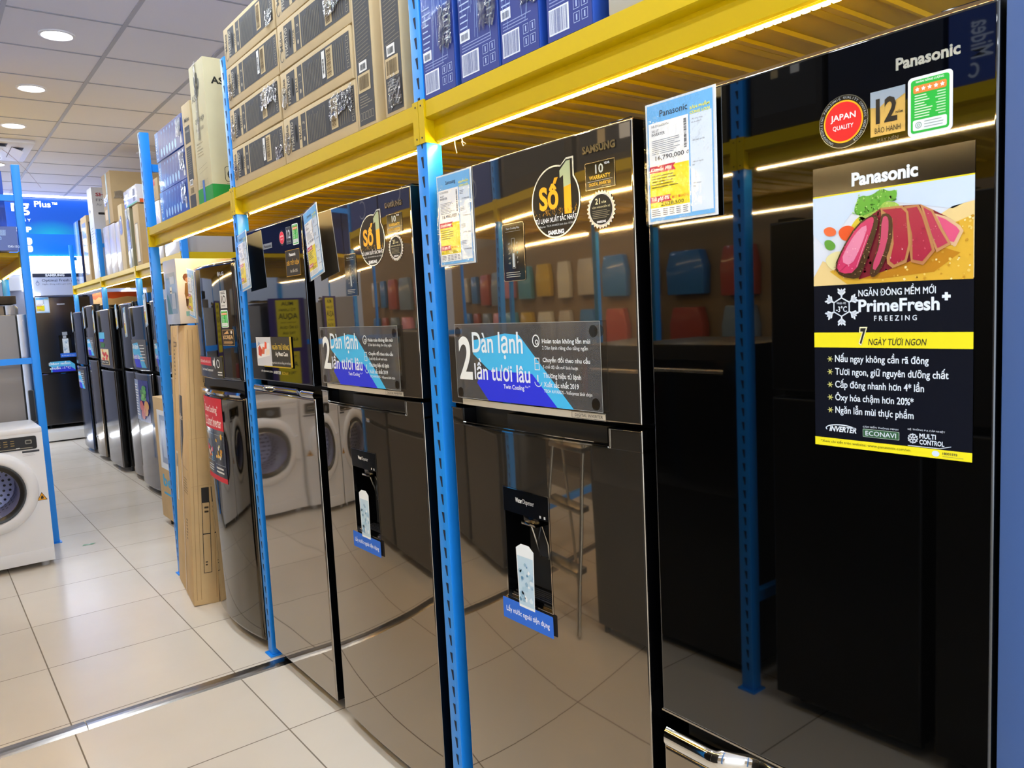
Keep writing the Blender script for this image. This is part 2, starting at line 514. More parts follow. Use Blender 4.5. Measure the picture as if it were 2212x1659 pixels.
# ================================================================== RACKS
BLUE = M('#1d8cee', 0.36)
BLUE_D = M('#02122e', 0.7)
BLUE_SHADED = M('#3a568a', 0.5)  # blue of the nearest post, shade and glare put into the colour
YEL = M('#cdae00', 0.42, spec=0.25)
YEL_D = M('#dcae06', 0.45, spec=0.3)
TAPE = M('#ffe9c0', 0.5)

def led_mat(st):
    m, nt, b = nodes_mat('warm_led')
    b.inputs['Base Color'].default_value = (0.9, 0.8, 0.6, 1)
    b.inputs['Emission Color'].default_value = (1.0, 0.72, 0.32, 1)
    b.inputs['Emission Strength'].default_value = st
    return m
LED = led_mat(LED_STRENGTH)
LED_FAR = led_mat(LED_STRENGTH * 0.45)
LED_HALO = M('#ff9a12', 0.5, emit=1.4)  # tape backing made to glow orange, imitating a halo beside the chips

def post_mb(y0, x0, x1, zt, slots, face=-1):
    """upright 50 mm wide, slotted face towards face*x"""
    m = MB(); m.box(min(x0, x1), max(x0, x1), y0, y0 + 0.05, 0.0, zt, BLUE)
    return m
def post(parent, y0, xf, sgn, zt, slots=True, mat=None):
    """xf: plane of the slotted face; body extends sgn*0.048"""
    s = MB().box(xf, xf + sgn * 0.048, y0, y0 + 0.05, 0.006, zt, mat or BLUE)
    if slots and mat is None:
        z = 0.08
        xx = xf - sgn * 0.0006
        while z < zt - 0.03:
            c = y0 + 0.022
            s.add([(xx, c - 0.0055, z), (xx, c - 0.0005, z), (xx, c + 0.0065, z + 0.029), (xx, c - 0.0055, z + 0.029)][::1], [(0, 1, 2, 3)], BLUE_D)
            z += 0.05
    o = s.build('upright_post', parent, 0.004)
    MB().box(xf - sgn * 0.012, xf + sgn * 0.06, y0 - 0.01, y0 + 0.06, 0.0, 0.006, BLUE).build('foot_plate', parent)
    return o
def beam(parent, y0, y1, xf, sgn, z1=1.995, h=0.101, axis='y'):
    m = MB()
    prof = [(xf, z1), (xf, z1 - 0.040), (xf + sgn * 0.004, z1 - 0.044), (xf + sgn * 0.026, z1 - 0.046), (xf + sgn * 0.026, z1 - h + 0.004), (xf + sgn * 0.030, z1 - h),
            (xf + sgn * 0.052, z1 - h), (xf + sgn * 0.052, z1)]
    m.prism(prof, 'y', y0, y1, YEL)
    for e, d in ((y0, -1), (y1, 1)):
        m.box(xf - sgn * 0.0035, xf, e, e + d * 0.024, z1 - h - 0.002, z1 + 0.006, YEL)
        m.box(xf - sgn * 0.0035, xf + sgn * 0.046, e - d * 0.003, e, z1 - h - 0.002, z1 + 0.006, YEL)
        for zz in (z1 - 0.008, z1 - h + 0.012):
            m.cyl((xf - sgn * 0.0036 - 0.0006, e + d * 0.012, zz), 'x', 0.0025, 0.0012, BLUE_D, 8)
    return m.build('shelf_beam', parent)
def deck(parent, y0, y1, xa, xb, z=1.985):
    """folded steel shelf panels laid across the bay"""
    n = max(1, round((y1 - y0) / 0.2)); w = (y1 - y0) / n
    m = MB()
    for i in range(n):
        a = y0 + i * w
        pr = [(a + 0.0008, z), (a + 0.0008, z - 0.030), (a + w * 0.10, z - 0.032), (a + w * 0.13, z - 0.027), (a + w * 0.50, z - 0.027), (a + w * 0.53, z - 0.033),
              (a + w * 0.57, z - 0.033), (a + w * 0.60, z - 0.027), (a + w * 0.87, z - 0.027), (a + w * 0.90, z - 0.032), (a + w - 0.0008, z - 0.030), (a + w - 0.0008, z)]
        m.prism(pr, 'x', min(xa, xb), max(xa, xb), YEL_D)
    return m.build('shelf_panel', parent)
def led(parent, y0, y1, x, z, far=False):
    m = MB(); m.box(x - 0.005, x + 0.005, y0, y1, z, z + 0.0025, LED_HALO)
    y = y0 + 0.008
    while y < y1 - 0.006:
        m.box(x - 0.003, x + 0.003, y - 0.0060, y + 0.0060, z - 0.0040, z, LED_FAR if far else LED); y += 0.0167
    return m.build('light_strip', parent)
def brace(parent, y0, xa, xb, z):
    return MB().box(xa, xb, y0 + 0.008, y0 + 0.038, z - 0.02, z + 0.02, BLUE).build('side_brace', parent)

SHORT = (7.63,)
def rack(label, loc, posts, xf, sgn, depth, zt, z1=1.995, led_on=True, led_gap=None, braces=(0.35, 1.26, 2.33), group='blue and yellow storage racks', deckz=None):
    r = thing('storage_rack', label, 'storage rack', loc, 0, group)
    xr = xf + sgn * depth
    for y in posts:
        post(r, y, xf, sgn, z1 if y in SHORT else zt, True, BLUE_SHADED if y == 0.35 else None); post(r, y, xr, -sgn, zt, False)
        for bz in braces: brace(r, y, min(xf, xr) + 0.048, max(xf, xr) - 0.048, bz)
    for i in range(len(posts) - 1):
        a, b = posts[i] + 0.05, posts[i + 1]
        beam(r, a, b, xf, sgn, z1); beam(r, a, b, xr, -sgn, z1)
        deck(r, a + 0.002, b - 0.002, xf + sgn * 0.054, xr - sgn * 0.054, z1 - 0.006)
        if led_on:
            g0, g1 = (led_gap or {}).get(i, (0.02, 0.02))
            led(r, a + g0, b - g1, xf + sgn * 0.038, z1 - 0.1040, posts[-1] > 6)
    return r
R1 = rack('long blue and yellow rack over the near fridges, printed boxes on top', (0, 0, 0), [-1.10, 0.35, 1.746, 3.23, 4.69], 1.10, 1, 0.80, 2.52, led_gap={1: (0.0, 0.0), 2: (0.06, 0.05), 3: (0.0, 0.35)})
RF = rack('far blue and yellow rack over the row of dark fridges', (0, 0, 0), [6.10, 7.63, 9.24, 11.04], 1.65, 1, 0.90, 2.50, z1=1.99)
MB().box(1.70, 2.50, 6.106, 6.145, 1.90, 1.99, YEL).build('end_beam', RF)
RL = rack('left rack with one blue end frame beside the white washing machine', (0, 0, 0), [6.05, 7.50, 9.0], 0.665, -1, 2.0, 2.545, z1=1.985)
for y0, y1 in ((6.10, 7.50), (7.55, 9.0)): led(RL, y0 + .05, y1 - .05, -1.30, 1.8805, True)
RO = rack('rack behind the camera, seen only mirrored in the black fridge door', (0, 0, 0), [0.20, 1.65, 3.17, 4.66], -0.12, -1, 1.28, 2.5, braces=(0.35, 2.33))
for y0, y1 in ((1.70, 3.17), (3.22, 4.66)): led(RO, y0 + .05, y1 - .05, -1.36, 1.8905)

# loose ends of the light strip cable hanging near the second post
for pts in ([(1.13, 1.66, 1.885), (1.128, 1.655, 1.868), (1.13, 1.652, 1.850)], [(1.13, 1.628, 1.885), (1.127, 1.620, 1.872), (1.131, 1.612, 1.866), (1.13, 1.622, 1.862), (1.128, 1.626, 1.874)], [(1.13, 3.19, 1.89), (1.126, 3.175, 1.872), (1.13, 3.15, 1.884)]):
    MB().tube(pts, .0012, M('#e8dcc0', .4), 6).build('cable_end', R1)
STEAK = {'sauce':[(26.3,263.6),(80.2,280.1),(130.2,290.5),(176.7,307.1),(225.2,324.2),(225.9,241.4),(154.0,242.8),(53.6,243.4)],'sauce2':[(67.0,250.8),(130.2,266.4),(187.9,285.3),(209.8,276.5),(176.9,253.7),(105.6,248.5)],'green1':[(62.2,344.3),(72.8,370.2),(88.3,365.6),(105.8,375.2),(115.7,368.9),(127.8,370.7),(125.4,353.2),(110.8,357.6),(100.8,346.9),(80.5,339.6)],'lettuce':[(70.1,340.9),(88.2,355.8),(120.5,356.3),(135.0,344.8),(105.8,341.4),(75.3,327.8)],'pepper':[(54.1,317.6),(70.1,340.9),(83.0,336.8),(80.4,327.3),(62.0,309.3)],'tom1':[(40.6,324.1),(54.2,330.2),(67.4,323.7),(66.0,311.4),(51.3,305.2),(41.9,313.8)],'tom2':[(15.7,326.8),(26.9,330.7),(37.9,324.4),(36.5,315.6),(21.2,315.9)],'cuc':[(16.9,309.8),(28.1,311.3),(37.7,301.4),(32.1,294.2),(21.0,296.5)],'onion':[(16.6,279.9),(29.4,291.9),(48.6,292.8),(53.8,277.1),(34.6,260.5)],'s1c':[(34.7,269.5),(48.6,297.9),(70.0,328.4),(90.7,339.6),(100.3,338.4),(102.8,327.2),(91.9,294.0),(78.9,260.2),(71.8,249.3),(45.6,254.7)],'s1':[(38.0,270.6),(51.3,297.6),(71.3,325.8),(90.7,337.1),(96.3,335.2),(94.5,323.2),(81.6,292.4),(68.4,259.6),(46.2,259.2)],'s1h':[(45.7,277.7),(58.0,302.1),(75.2,322.9),(88.1,326.4),(77.7,297.7),(61.8,268.9)],'s2c':[(87.9,259.6),(103.2,297.8),(104.5,337.9),(115.7,339.7),(122.5,329.7),(121.0,296.2),(104.4,258.5),(93.0,249.3)],'s2':[(91.8,264.3),(105.0,297.7),(107.0,334.0),(114.4,336.0),(117.1,325.5),(114.6,296.8),(99.4,260.0)],'s3r':[(104.6,347.6),(135.0,347.2),(143.3,337.9),(147.3,293.7),(141.0,268.5),(121.7,262.2),(114.4,268.8)],'s3':[(107.0,344.9),(133.8,343.8),(140.4,336.6),(143.6,294.0),(138.6,273.0),(124.2,266.9),(118.1,272.2),(123.5,295.9),(121.8,331.0)],'s4r':[(137.3,345.7),(157.2,345.4),(164.8,329.3),(174.5,298.1),(178.6,281.5),(163.2,263.5),(146.9,268.8)],'s4':[(140.9,342.2),(154.9,342.7),(161.6,328.6),(170.4,298.5),(174.6,283.0),(162.1,268.8),(149.3,272.2),(148.7,305.4)],'s5r':[(158.4,346.0),(175.4,336.1),(186.7,311.8),(198.9,288.8),(180.2,279.0),(174.5,295.8)],'s5':[(163.0,341.2),(173.2,334.1),(183.4,311.0),(194.5,290.4),(181.7,284.7),(174.5,302.7)],'s6r':[(176.6,331.4),(193.2,324.8),(209.5,311.5),(213.8,304.3),(204.3,284.9),(197.8,287.8)],'s6':[(180.6,327.4),(191.0,322.0),(205.2,310.4),(209.1,304.8),(202.1,290.8),(197.3,292.4),(187.8,310.5)]}

# ================================================================== REFRIGERATORS
def edge_drop(d, r):
    return 0.0 if d >= r else r - math.sqrt(max(0.0, r * r - (r - d) ** 2))
def door_mb(y0, y1, z0, z1, th, mat, side, bulge=0.0, r=0.008, hole=None, yc=0.0, hw=0.33, mb=None, dent=None):
    """door leaf, front towards -x; bulge bows the front outwards; hole = (ya, yb, za, zb)"""
    mb = mb or MB()
    def xf(y, z):
        b = -bulge * (1 - ((y - yc) / hw) ** 2)
        return b + max(edge_drop(min(y - y0, y1 - y), r), edge_drop(min(z - z0, z1 - z), r)) + (dent(y, z) if dent else 0.0)
    ds = [0, r * 0.12, r * 0.4, r, r * 1.25]
    ys = set([y0 + d for d in ds] + [y1 - d for d in ds]); zs = set([z0 + d for d in ds] + [z1 - d for d in ds])
    n = 24 if bulge else 2
    if dent:
        n = 60
        for i in range(12): zs.add(z1 - 0.012 - 0.009 * i)
    for i in range(1, n): ys.add(y0 + r + (y1 - y0 - 2 * r) * i / n)
    if hole: ys |= {hole[0], hole[1]}; zs |= {hole[2], hole[3]}
    def clean(s):
        out = []
        for v in sorted(s):
            if not out or v - out[-1] > 1e-5: out.append(v)
        return out
    ys, zs = clean(ys), clean(zs)
    ny = len(ys); vs = [(xf(y, z), y, z) for z in zs for y in ys]; fs = []
    for k in range(len(zs) - 1):
        for i in range(ny - 1):
            if hole:
                cy, cz = (ys[i] + ys[i + 1]) / 2, (zs[k] + zs[k + 1]) / 2
                if hole[0] < cy < hole[1] and hole[2] < cz < hole[3]: continue
            fs.append((k * ny + i, k * ny + i + 1, (k + 1) * ny + i + 1, (k + 1) * ny + i))
    mb.add(vs, fs, mat, True)
    # rim and back
    rim = [(i, 0) for i in range(ny)] + [(ny - 1, k) for k in range(1, len(zs))] + [(i, len(zs) - 1) for i in range(ny - 2, -1, -1)] + [(0, k) for k in range(len(zs) - 2, 0, -1)]
    a = [(xf(ys[i], zs[k]), ys[i], zs[k]) for i, k in rim]; b = [(th, ys[i], zs[k]) for i, k in rim]
    L = len(rim)
    mb.add(a + b, [(i, (i + 1) % L, L + (i + 1) % L, L + i) for i in range(L)], side)
    mb.add(b, [tuple(range(L))], side)
    if hole:
        ya, yb, za, zb = hole; d = th * 0.92
        c = [(ya, za), (yb, za), (yb, zb), (ya, zb)]
        p = [(xf(y, z), y, z) for y, z in c] + [(d, y, z) for y, z in c]
        mb.add(p, [(0, 1, 5, 4), (1, 2, 6, 5), (2, 3, 7, 6), (3, 0, 4, 7), (4, 5, 6, 7)], GLOSS_BLACK)
    return mb

class Fridge:
    def __init__(s, name, label, x, yc, w, h, depth=0.66, bulge=0.0, rz=0.0, group='refrigerators under the storage racks', z=0.0):
        s.root = thing(name, label, 'refrigerator', (x, yc, z), rz, group)
        s.yc, s.w, s.h, s.bulge, s.x = yc, w, h, bulge, x
        s.dep = depth
    def warp(s, p):
        return Vector((p.x - s.bulge * (1 - (p.y / (s.w / 2)) ** 2), p.y, p.z))
    def art(s, yL, z0, off=0.0006, world=True):
        return Art((0, yL - (s.yc if world else 0), z0), off=off, warp=s.warp if s.bulge else None)
    def cabinet(s, th=0.075, mat=None, base=0.045, feet=True):
        mat = mat or GLOSS_BLACK; hw = s.w / 2
        MB().box(th + 0.006, s.dep, -hw + 0.003, hw - 0.003, base, s.h - 0.006, mat).build('cabinet', s.root, 0.006)
        MB().box(th - 0.012, th + 0.0055, -hw + 0.012, hw - 0.012, base + 0.01, s.h - 0.02, M('#2b2b2b', 0.7)).build('door_seal', s.root)
        MB().box(0.02, 0.09, -hw + 0.02, -hw + 0.08, s.h - 0.004, s.h + 0.008, GLOSS_BLACK).build('hinge_cover', s.root, 0.003)
        if feet:
            for y in (-hw + 0.05, hw - 0.05):
                MB().cyl((0.10, y, 0.0), 'z', 0.018, base + 0.002, MATT_BLACK, 16).build('foot', s.root)
                MB().cyl((s.dep - 0.06, y, 0.0), 'z', 0.018, base + 0.002, MATT_BLACK, 16).build('foot', s.root)
    def door(s, z0, z1, mat, name='door', th=0.072, r=0.008, hole=None, side=None, part=None):
        hw = s.w / 2
        return door_mb(-hw, hw, z0, z1, th, mat, side or GLOSS_BLACK, s.bulge, r, hole, 0, hw).build(name, s.root)

# ---- prints shared by several fridges (u to the right, v up, from the lower left corner)
GOLD = M('#e8b42c', 0.3, metal=0.6); WARMW = M('#e9e6de', 0.5)
def energy_label(a, w, h):
    a.rect(0, 0, w, h, '#e8edf2', 0, w * 0.1)
    a.rect(w * .07, h * .05, w * .93, h * .95, '#19b53c', 1, w * 0.07)
    a.text('NHÃN NĂNG LƯỢNG', w * .5, h * .885, None, w * .62, '#ffffff', 2, 'C', 0.01)
    a.rect(w * .13, h * .72, w * .87, h * .85, '#e8863a', 2, w * 0.04)
    for k in range(5):
        cx, cy = w * (.22 + .14 * k), h * .785; rr = w * .055
        a.poly([(cx + rr * (1 if j % 2 == 0 else .48) * math.sin(PI * j / 5), cy + rr * (1 if j % 2 == 0 else .48) * math.cos(PI * j / 5)) for j in range(10)], '#ffffff', 3)
    rg = random.Random(3)
    for k in range(9):
        v = h * (.67 - .045 * k)
        a.rect(w * .16, v, w * (.38 + .18 * rg.random()), v + h * .018, '#cdeccf', 2)
        a.rect(w * (.62 + .08 * rg.random()), v, w * .85, v + h * .018, '#b9e4bd', 2)
    a.rect(w * .12, h * .09, w * .88, h * .27, '#e6edf0', 2, w * .04)
    a.ring(w * .25, h * .18, w * .075, w * .075, w * .018, '#8aa79d', 3, 24); a.ring(w * .25, h * .18, w * .035, w * .035, w * .014, '#8aa79d', 3, 20)
    a.lines(w * .38, h * .11, w * .82, h * .25, 3, '#93a5a2', 3, .2, .3)
    return a
def japan_badge(a, r, full=True):
    a.disc(r, r, r, r, M('#10131a', 0.25, metal=0.3), 0, 64)
    a.ring(r, r, r, r, r * .03, M('#777f86', 0.2, metal=.8), 1, 64)
    a.disc(r, r, r * .80, r * .80, GOLD if full else M('#f08aa0', .4), 1, 64)
    a.disc(r, r, r * .74, r * .74, '#e01a1c' if full else '#e8234a', 2, 64)
    a.text('JAPAN', r, r * 1.0, r * .30, r * 1.02, '#ffffff', 3, 'C', 0.012)
    a.text('QUALITY', r, r * .68, r * .20, r * .84, '#ffffff', 3, 'C', 0.004)
    if full:
        s = 'UNCOMPROMISING PANASONIC QUALITY CONTROL WORLDWIDE'
        for i, ch in enumerate(s):
            if ch == ' ': continue
            ang = math.radians(240 - i * 300 / (len(s) - 1) )
            a.text(ch, r + r * .85 * math.cos(ang), r + r * .85 * math.sin(ang), r * .085, None, '#aab0b4', 3, 'C', 0.0, 0.0, ang - PI / 2)
def warranty12(a, w, h):
    a.rect(0, 0, w, h, M('#b9a566', 0.3, metal=.55), 0)
    a.poly([(0, h * .66), (w * .25, h * .62), (w * .45, h * .73), (w * .7, h * .7), (w, h * .82), (w, h), (0, h)], M('#8fa6c4', .3, metal=.4), 1)
    a.text('12', w * .47, h * .27, h * .56, w * .62, '#14110c', 2, 'C', 0.03)
    a.text('NĂM', w * .93, h * .42, h * .07, None, '#2a2416', 2, 'R', 0.01)
    a.text('BẢO HÀNH', w * .5, h * .06, h * .17, w * .74, '#241f12', 2, 'C', 0.0)

def price_card(label, brand, loc, rz=0.0, tilt=0.0, code='NR-BV360GKVN', lines=('322 LÍT', 'INVERTER'), price='16,790,000', pay='2,028,500', W=0.155, H=0.213, side_rows=False, detail=True):
    r = thing('price_card', label, 'price card', loc, rz, 'price cards hung on the fridges', rx=tilt)
    a = Art((0, -0.005, -0.004), off=0.002); w, h = W - 0.010, H - 0.008
    def R(u0, t0, u1, t1, m, l): a.rect(u0 * w, -t0 * h, u1 * w, -t1 * h, m, l)
    R(0, 0, 1, 1, '#6bb4ee', 0)
    R(.02, .155, .645, .97, '#f3f6f8', 1); R(.665, .165, .985, .965, '#d5e4f4', 1)
    a.text(brand, .42 * w, -.115 * h, .055 * h, None, '#1d2836', 2, 'C', 0.004)
    a.text('SẢN PHẨM', .815 * w, -.125 * h, .035 * h, .29 * w, '#f1ee5a', 2, 'C', 0.035)
    a.text('CÙNG LOẠI', .815 * w, -.17 * h, .035 * h, .29 * w, '#f1ee5a', 2, 'C', 0.035)
    if detail:
        a.text(code, .07 * w, -.195 * h, .022 * h, .27 * w, '#4a5562', 2)
        for i, s in enumerate(lines): a.text(s, .07 * w, -(.235 + .032 * i) * h, .024 * h, None, '#28303c', 2, 'L', 0.01)
        a.lines(.07 * w, -.43 * h, .52 * w, -.30 * h, 8, '#8b95a2', 2, .45, .36)
    a.barcode(.575 * w, -.42 * h, .615 * w, -.18 * h, M('#38414c', .6), None, 2, True, 26)
    a.text(price, .57 * w, -.485 * h, .045 * h, .45 * w, '#1e2430', 2, 'R', 0.008)
    if detail: a.text('đ', .625 * w, -.475 * h, .03 * h, None, '#1e2430', 2, 'C')
    R(.02, .535, .64, .885, '#eedb10', 2)
    a.poly([(.02 * w, -.525 * h), (.44 * w, -.525 * h), (.40 * w, -.55 * h), (.44 * w, -.585 * h), (.02 * w, -.585 * h)], '#c9304a', 3)
    a.text('Khuyến Mại', .04 * w, -.58 * h, .05 * h, .34 * w, '#ffffff', 4, 'L', 0.004, 0.25)
    if detail: a.lines(.05 * w, -.72 * h, .5 * w, -.60 * h, 5, '#7b7418', 3, .4, .4)
    a.poly([(.02 * w, -.785 * h), (.36 * w, -.785 * h), (.33 * w, -.81 * h), (.36 * w, -.84 * h), (.02 * w, -.84 * h)], '#c9304a', 3)
    a.text('Trả góp 0%', .035 * w, -.835 * h, .045 * h, .29 * w, '#ffffff', 4, 'L', 0.008, 0.2)
    if detail:
        a.text('■CÓ ■KHÔNG', .37 * w, -.825 * h, .026 * h, .26 * w, '#d0661a', 3, 'L', 0.012)
        a.text('GÓP:', .04 * w, -.872 * h, .018 * h, None, '#4a4410', 3)
    a.text(pay, .55 * w, -.88 * h, .036 * h, .36 * w, '#22210f', 3, 'R', 0.006)
    a.lines(.04 * w, -.96 * h, .18 * w, -.895 * h, 4, '#6b7684', 2, .3, .4)
    for k in range(4): a.lines((.22 + .105 * k) * w, -.96 * h, (.30 + .105 * k) * w, -.895 * h, 4, '#6b7684', 2, .2, .4)
    if side_rows:
        for k in range(4):
            t = .20 + .185 * k
            a.lines(.69 * w, -(t + .05) * h, .83 * w, -t * h, 3, '#5d6b80', 2, .3, .3); a.text('17,990,000', .97 * w, -(t + .11) * h, .018 * h, .22 * w, '#3a4658', 2, 'R')
    elif detail:
        for k, s in enumerate((('- Đổi trong 1 tháng', 'nếu sản phẩm lỗi'), ('- Bảo hành tại nhà',), ('- Miễn phí công lắp', 'đặt'), ('- Miễn phí giao', 'hàng'))):
            for j, q in enumerate(s): a.text(q, .69 * w, -(.215 + .175 * k + .026 * j) * h, .017 * h, None, '#56657a', 2)
    a.build('sheet', r)
    MB().box(-0.0008, 0.0010, -W, 0, -H, 0.0, M('#dfe6ea', .3)).build('backing', r)
    s = MB(); nx, ny = 5, 9; vs = []
    rg = random.Random(hash(label) % 999)
    for j in range(ny + 1):
        for i in range(nx + 1):
            e = 0.0 if i in (0, nx) or j in (0, ny) else rg.uniform(0.0002, 0.0018)
            vs.append((-0.0042 - e, -W - 0.003 + (W + 0.006) * i / nx, -H - 0.003 + (H + 0.006) * j / ny))
    s.add(vs, [(j * (nx + 1) + i, j * (nx + 1) + i + 1, (j + 1) * (nx + 1) + i + 1, (j + 1) * (nx + 1) + i) for j in range(ny) for i in range(nx)], SLEEVE)
    s.build('sleeve', r, fix=False)
    return r

# ------------------------------------------------------------------ near black glass fridge
def wave_k(fr, y):
    t = max(0, min(1, (fr.w / 2 - 0.108 - abs(y)) / 0.088)); return t * t * (3 - 2 * t)
def wave_handle(fr, z0, z1, depth=0.034, name='handle'):
    """chrome lip on top of the lower door, scooped inwards in the middle"""
    hw = fr.w / 2; m = MB(); pts = []
    n = 60
    def s(t): t = max(0, min(1, t)); return t * t * (3 - 2 * t)
    for i in range(n + 1):
        y = -hw + 0.004 + (fr.w - 0.008) * i / n
        pts.append((-0.004 + depth * wave_k(fr, y), y))
    # section: rounded lip
    sec = [(0.014, 0.0), (0.004, 0.002), (0.0, 0.010), (0.0, (z1 - z0) * .55), (0.004, (z1 - z0) * .85), (0.011, z1 - z0), (0.018, z1 - z0)]
    vs = [(x + sx, y, z0 + sz) for (x, y) in pts for (sx, sz) in sec]
    q = len(sec)
    m.add(vs, [(i * q + k, i * q + k + 1, (i + 1) * q + k + 1, (i + 1) * q + k) for i in range(n) for k in range(q - 1)], CHROME, True)
    # dark tray behind the lip
    a = [(x + 0.015, y, z0 + 0.002) for x, y in pts] + [(0.075, y, z0 + 0.002) for x, y in pts]
    m.add(a, [(i, i + 1, n + 2 + i, n + 1 + i) for i in range(n)], GLOSS_BLACK)
    b = [(x + 0.006, y, z0) for x, y in pts] + [(0.03, y, z0 - 0.03) for x, y in pts]
    m.add(b, [(i, i + 1, n + 2 + i, n + 1 + i) for i in range(n)], MATT_BLACK)
    return m.build(name, fr.root, fix=False)

P1 = Fridge('refrigerator', 'black glass fridge nearest the camera with a meat poster on its door', 1.10, 0.700, 0.588, 1.812)
P1.cabinet()
P1.door(0.652, 1.808, GLASS_BLACK, 'upper_door', r=0.004)
door_mb(-.294, .294, 0.05, 0.578, .075, STEEL, GLOSS_BLACK, 0, .006, None, 0, .294, None, lambda y, z: .045 * wave_k(P1, y) * max(0, min(1, (z - .48) / .09)) ** 2).build('drawer_door', P1.root)
MB().box(0.066, 0.08, -0.28, 0.28, 0.57, 0.66, MATT_BLACK).build('handle_recess', P1.root)
wave_handle(P1, 0.578, 0.616, 0.045)
MB().box(-0.0012, 0.003, -0.2945, 0.2945, 0.6505, 0.654, SILVER).build('edge_trim', P1.root)
MB().box(0.004, 0.066, -0.2946, 0.2946, 1.8085, 1.8125, M('#8d7a60', .3, metal=1.0)).build('top_trim', P1.root)
a = P1.art(0.5345, 1.7525, 0.0004); a.text('Panasonic', 0, 0, 0.0165, 0.083, M('#b9c2c4', .3, metal=.6), 0, 'L', 0.035); a.build('maker_logo', P1.root)
a = P1.art(0.648, 1.664); japan_badge(a, 0.0375); a.build('quality_sticker', P1.root)
a = P1.art(0.570, 1.6705); warranty12(a, 0.0485, 0.0615)
a.text('MÁY NÉN', 0.024, -0.0085, 0.0062, 0.030, M('#7d7258', .4, metal=.6), 0, 'C', 0.004); a.build('warranty_sticker', P1.root)
a = P1.art(0.518, 1.660); energy_label(a, 0.0575, 0.0775); a.build('energy_label', P1.root)

# the tall poster
a = P1.art(0.659, 1.223, 0.0010); w = 0.2265
DK = '#14161f'
a.rect(0, 0, w, 0.418, M('#0c0e13', .12, ior=1.6), 0)
a.rect(0, 0.004, w, 0.243, M(DK, .15), 1)
a.rect(0, 0.243, w, 0.3745, M('#d3dbe8', .2), 1)
a.poly([(0, .3745), (w, .3745), (w, .3765), (0, .3765)], '#e3d51c', 1)
a.text('Panasonic', 0.061, 0.3835, 0.0195, 0.094, '#e4ecf6', 1, 'L', 0.04, res=4)
a.poly([(0.02, 0.3), (0.06, 0.345), (0.13, 0.352), (0.2, 0.335), (0.2265, 0.345), (0.2265, 0.3745), (0, 0.3745), (0, 0.32)], '#c4d6ea', 2)
a.poly([(0.06, 0.262), (0.015, 0.28), (0.0, 0.256), (0.0, 0.243), (w, 0.243), (w, 0.342), (0.2, 0.338)], '#e0c78a', 2)
def chaikin(p, n=2):
    for _ in range(n):
        q = []
        for i in range(len(p)):
            (x0, y0), (x1, y1) = p[i], p[(i + 1) % len(p)]
            q += [(x0 * .75 + x1 * .25, y0 * .75 + y1 * .25), (x0 * .25 + x1 * .75, y0 * .25 + y1 * .75)]
        p = q
    return p
ST = lambda k, c, l: a.poly([(u / 1000, v / 1000) for u, v in (STEAK[k] if k.startswith('sauce') or k[:2] in ('s3', 's4', 's5', 's6', 'ba') else chaikin(STEAK[k], 1 if k[0] == 's' else 2))], M(c, .25), l)
STEAK['base'] = [STEAK['s3r'][0], STEAK['s3r'][1], STEAK['s4r'][1], STEAK['s5r'][1], STEAK['s6r'][1], STEAK['s6r'][3], STEAK['s5r'][3], STEAK['s4r'][4], STEAK['s3r'][5], STEAK['s1c'][8], STEAK['s1c'][3]]
for k, c, l in (('base', '#7a2030', 5), ('sauce', '#d9ac3a', 3), ('sauce2', '#b97f22', 4), ('pepper', '#d8c13a', 4), ('lettuce', '#9ec558', 4), ('green1', '#5fa83a', 5), ('tom1', '#e0552a', 5), ('tom2', '#e2683c', 5),
                ('cuc', '#5c9a3c', 5), ('onion', '#dfd8a2', 5), ('s6r', '#d9b48c', 6), ('s6', '#d8567e', 7), ('s5r', '#c08a5c', 8), ('s5', '#b53a55', 9), ('s4r', '#b57c50', 10), ('s4', '#a82c44', 11),
                ('s3r', '#b78452', 12), ('s3', '#a5273f', 13), ('s2c', '#4c3423', 14), ('s2', '#c2486a', 15), ('s1c', '#45301f', 16), ('s1', '#c93a66', 17), ('s1h', '#dc84a4', 18)):
    ST(k, c, l)
rg = random.Random(11)
def inpoly(p, P):
    c = False
    for i in range(len(P)):
        (x1, y1), (x2, y2) = P[i], P[i - 1]
        if (y1 > p[1]) != (y2 > p[1]) and p[0] < (x2 - x1) * (p[1] - y1) / (y2 - y1) + x1: c = not c
    return c
def speck(k, n, cols, l, avoid=None, r=(0.4, 1.1)):
    P = STEAK[k]; xs = [p[0] for p in P]; ys = [p[1] for p in P]
    for i in range(n * 6):
        if n <= 0: break
        p = (rg.uniform(min(xs), max(xs)), rg.uniform(min(ys), max(ys)))
        if not inpoly(p, P) or (avoid and inpoly(p, STEAK[avoid])): continue
        q = rg.uniform(*r) / 1000
        a.poly([(p[0] / 1000 + q * math.cos(t) * rg.uniform(.6, 1.2), p[1] / 1000 + q * math.sin(t) * rg.uniform(.6, 1.2)) for t in (0, 1.2, 2.5, 3.7, 5)], M(rg.choice(cols), .3), l); n -= 1
speck('green1', 70, ['#4a8f2c', '#7fc04e', '#a6d873', '#3d7a26'], 6, None, (0.9, 2.0))
speck('lettuce', 30, ['#b9d66e', '#86b547'], 5, None, (0.9, 2.0))
speck('s1c', 75, ['#1e140d', '#8a6a45', '#c9a673', '#2d2016'], 19, 's1', (0.4, 0.9))
speck('s2c', 65, ['#1e140d', '#8a6a45', '#c9a673', '#2d2016'], 19, 's2', (0.4, 0.9))
speck('s1', 22, ['#e79ab4', '#b82a56'], 19, None, (0.5, 1.4))
speck('s3', 16, ['#c95468', '#8c1c34', '#e0a0a8'], 19, None, (0.5, 1.3))
speck('s4', 14, ['#c95468', '#8c1c34'], 19, None, (0.5, 1.3))
speck('s5', 10, ['#d8788a', '#9c2c44'], 19, None, (0.5, 1.2))
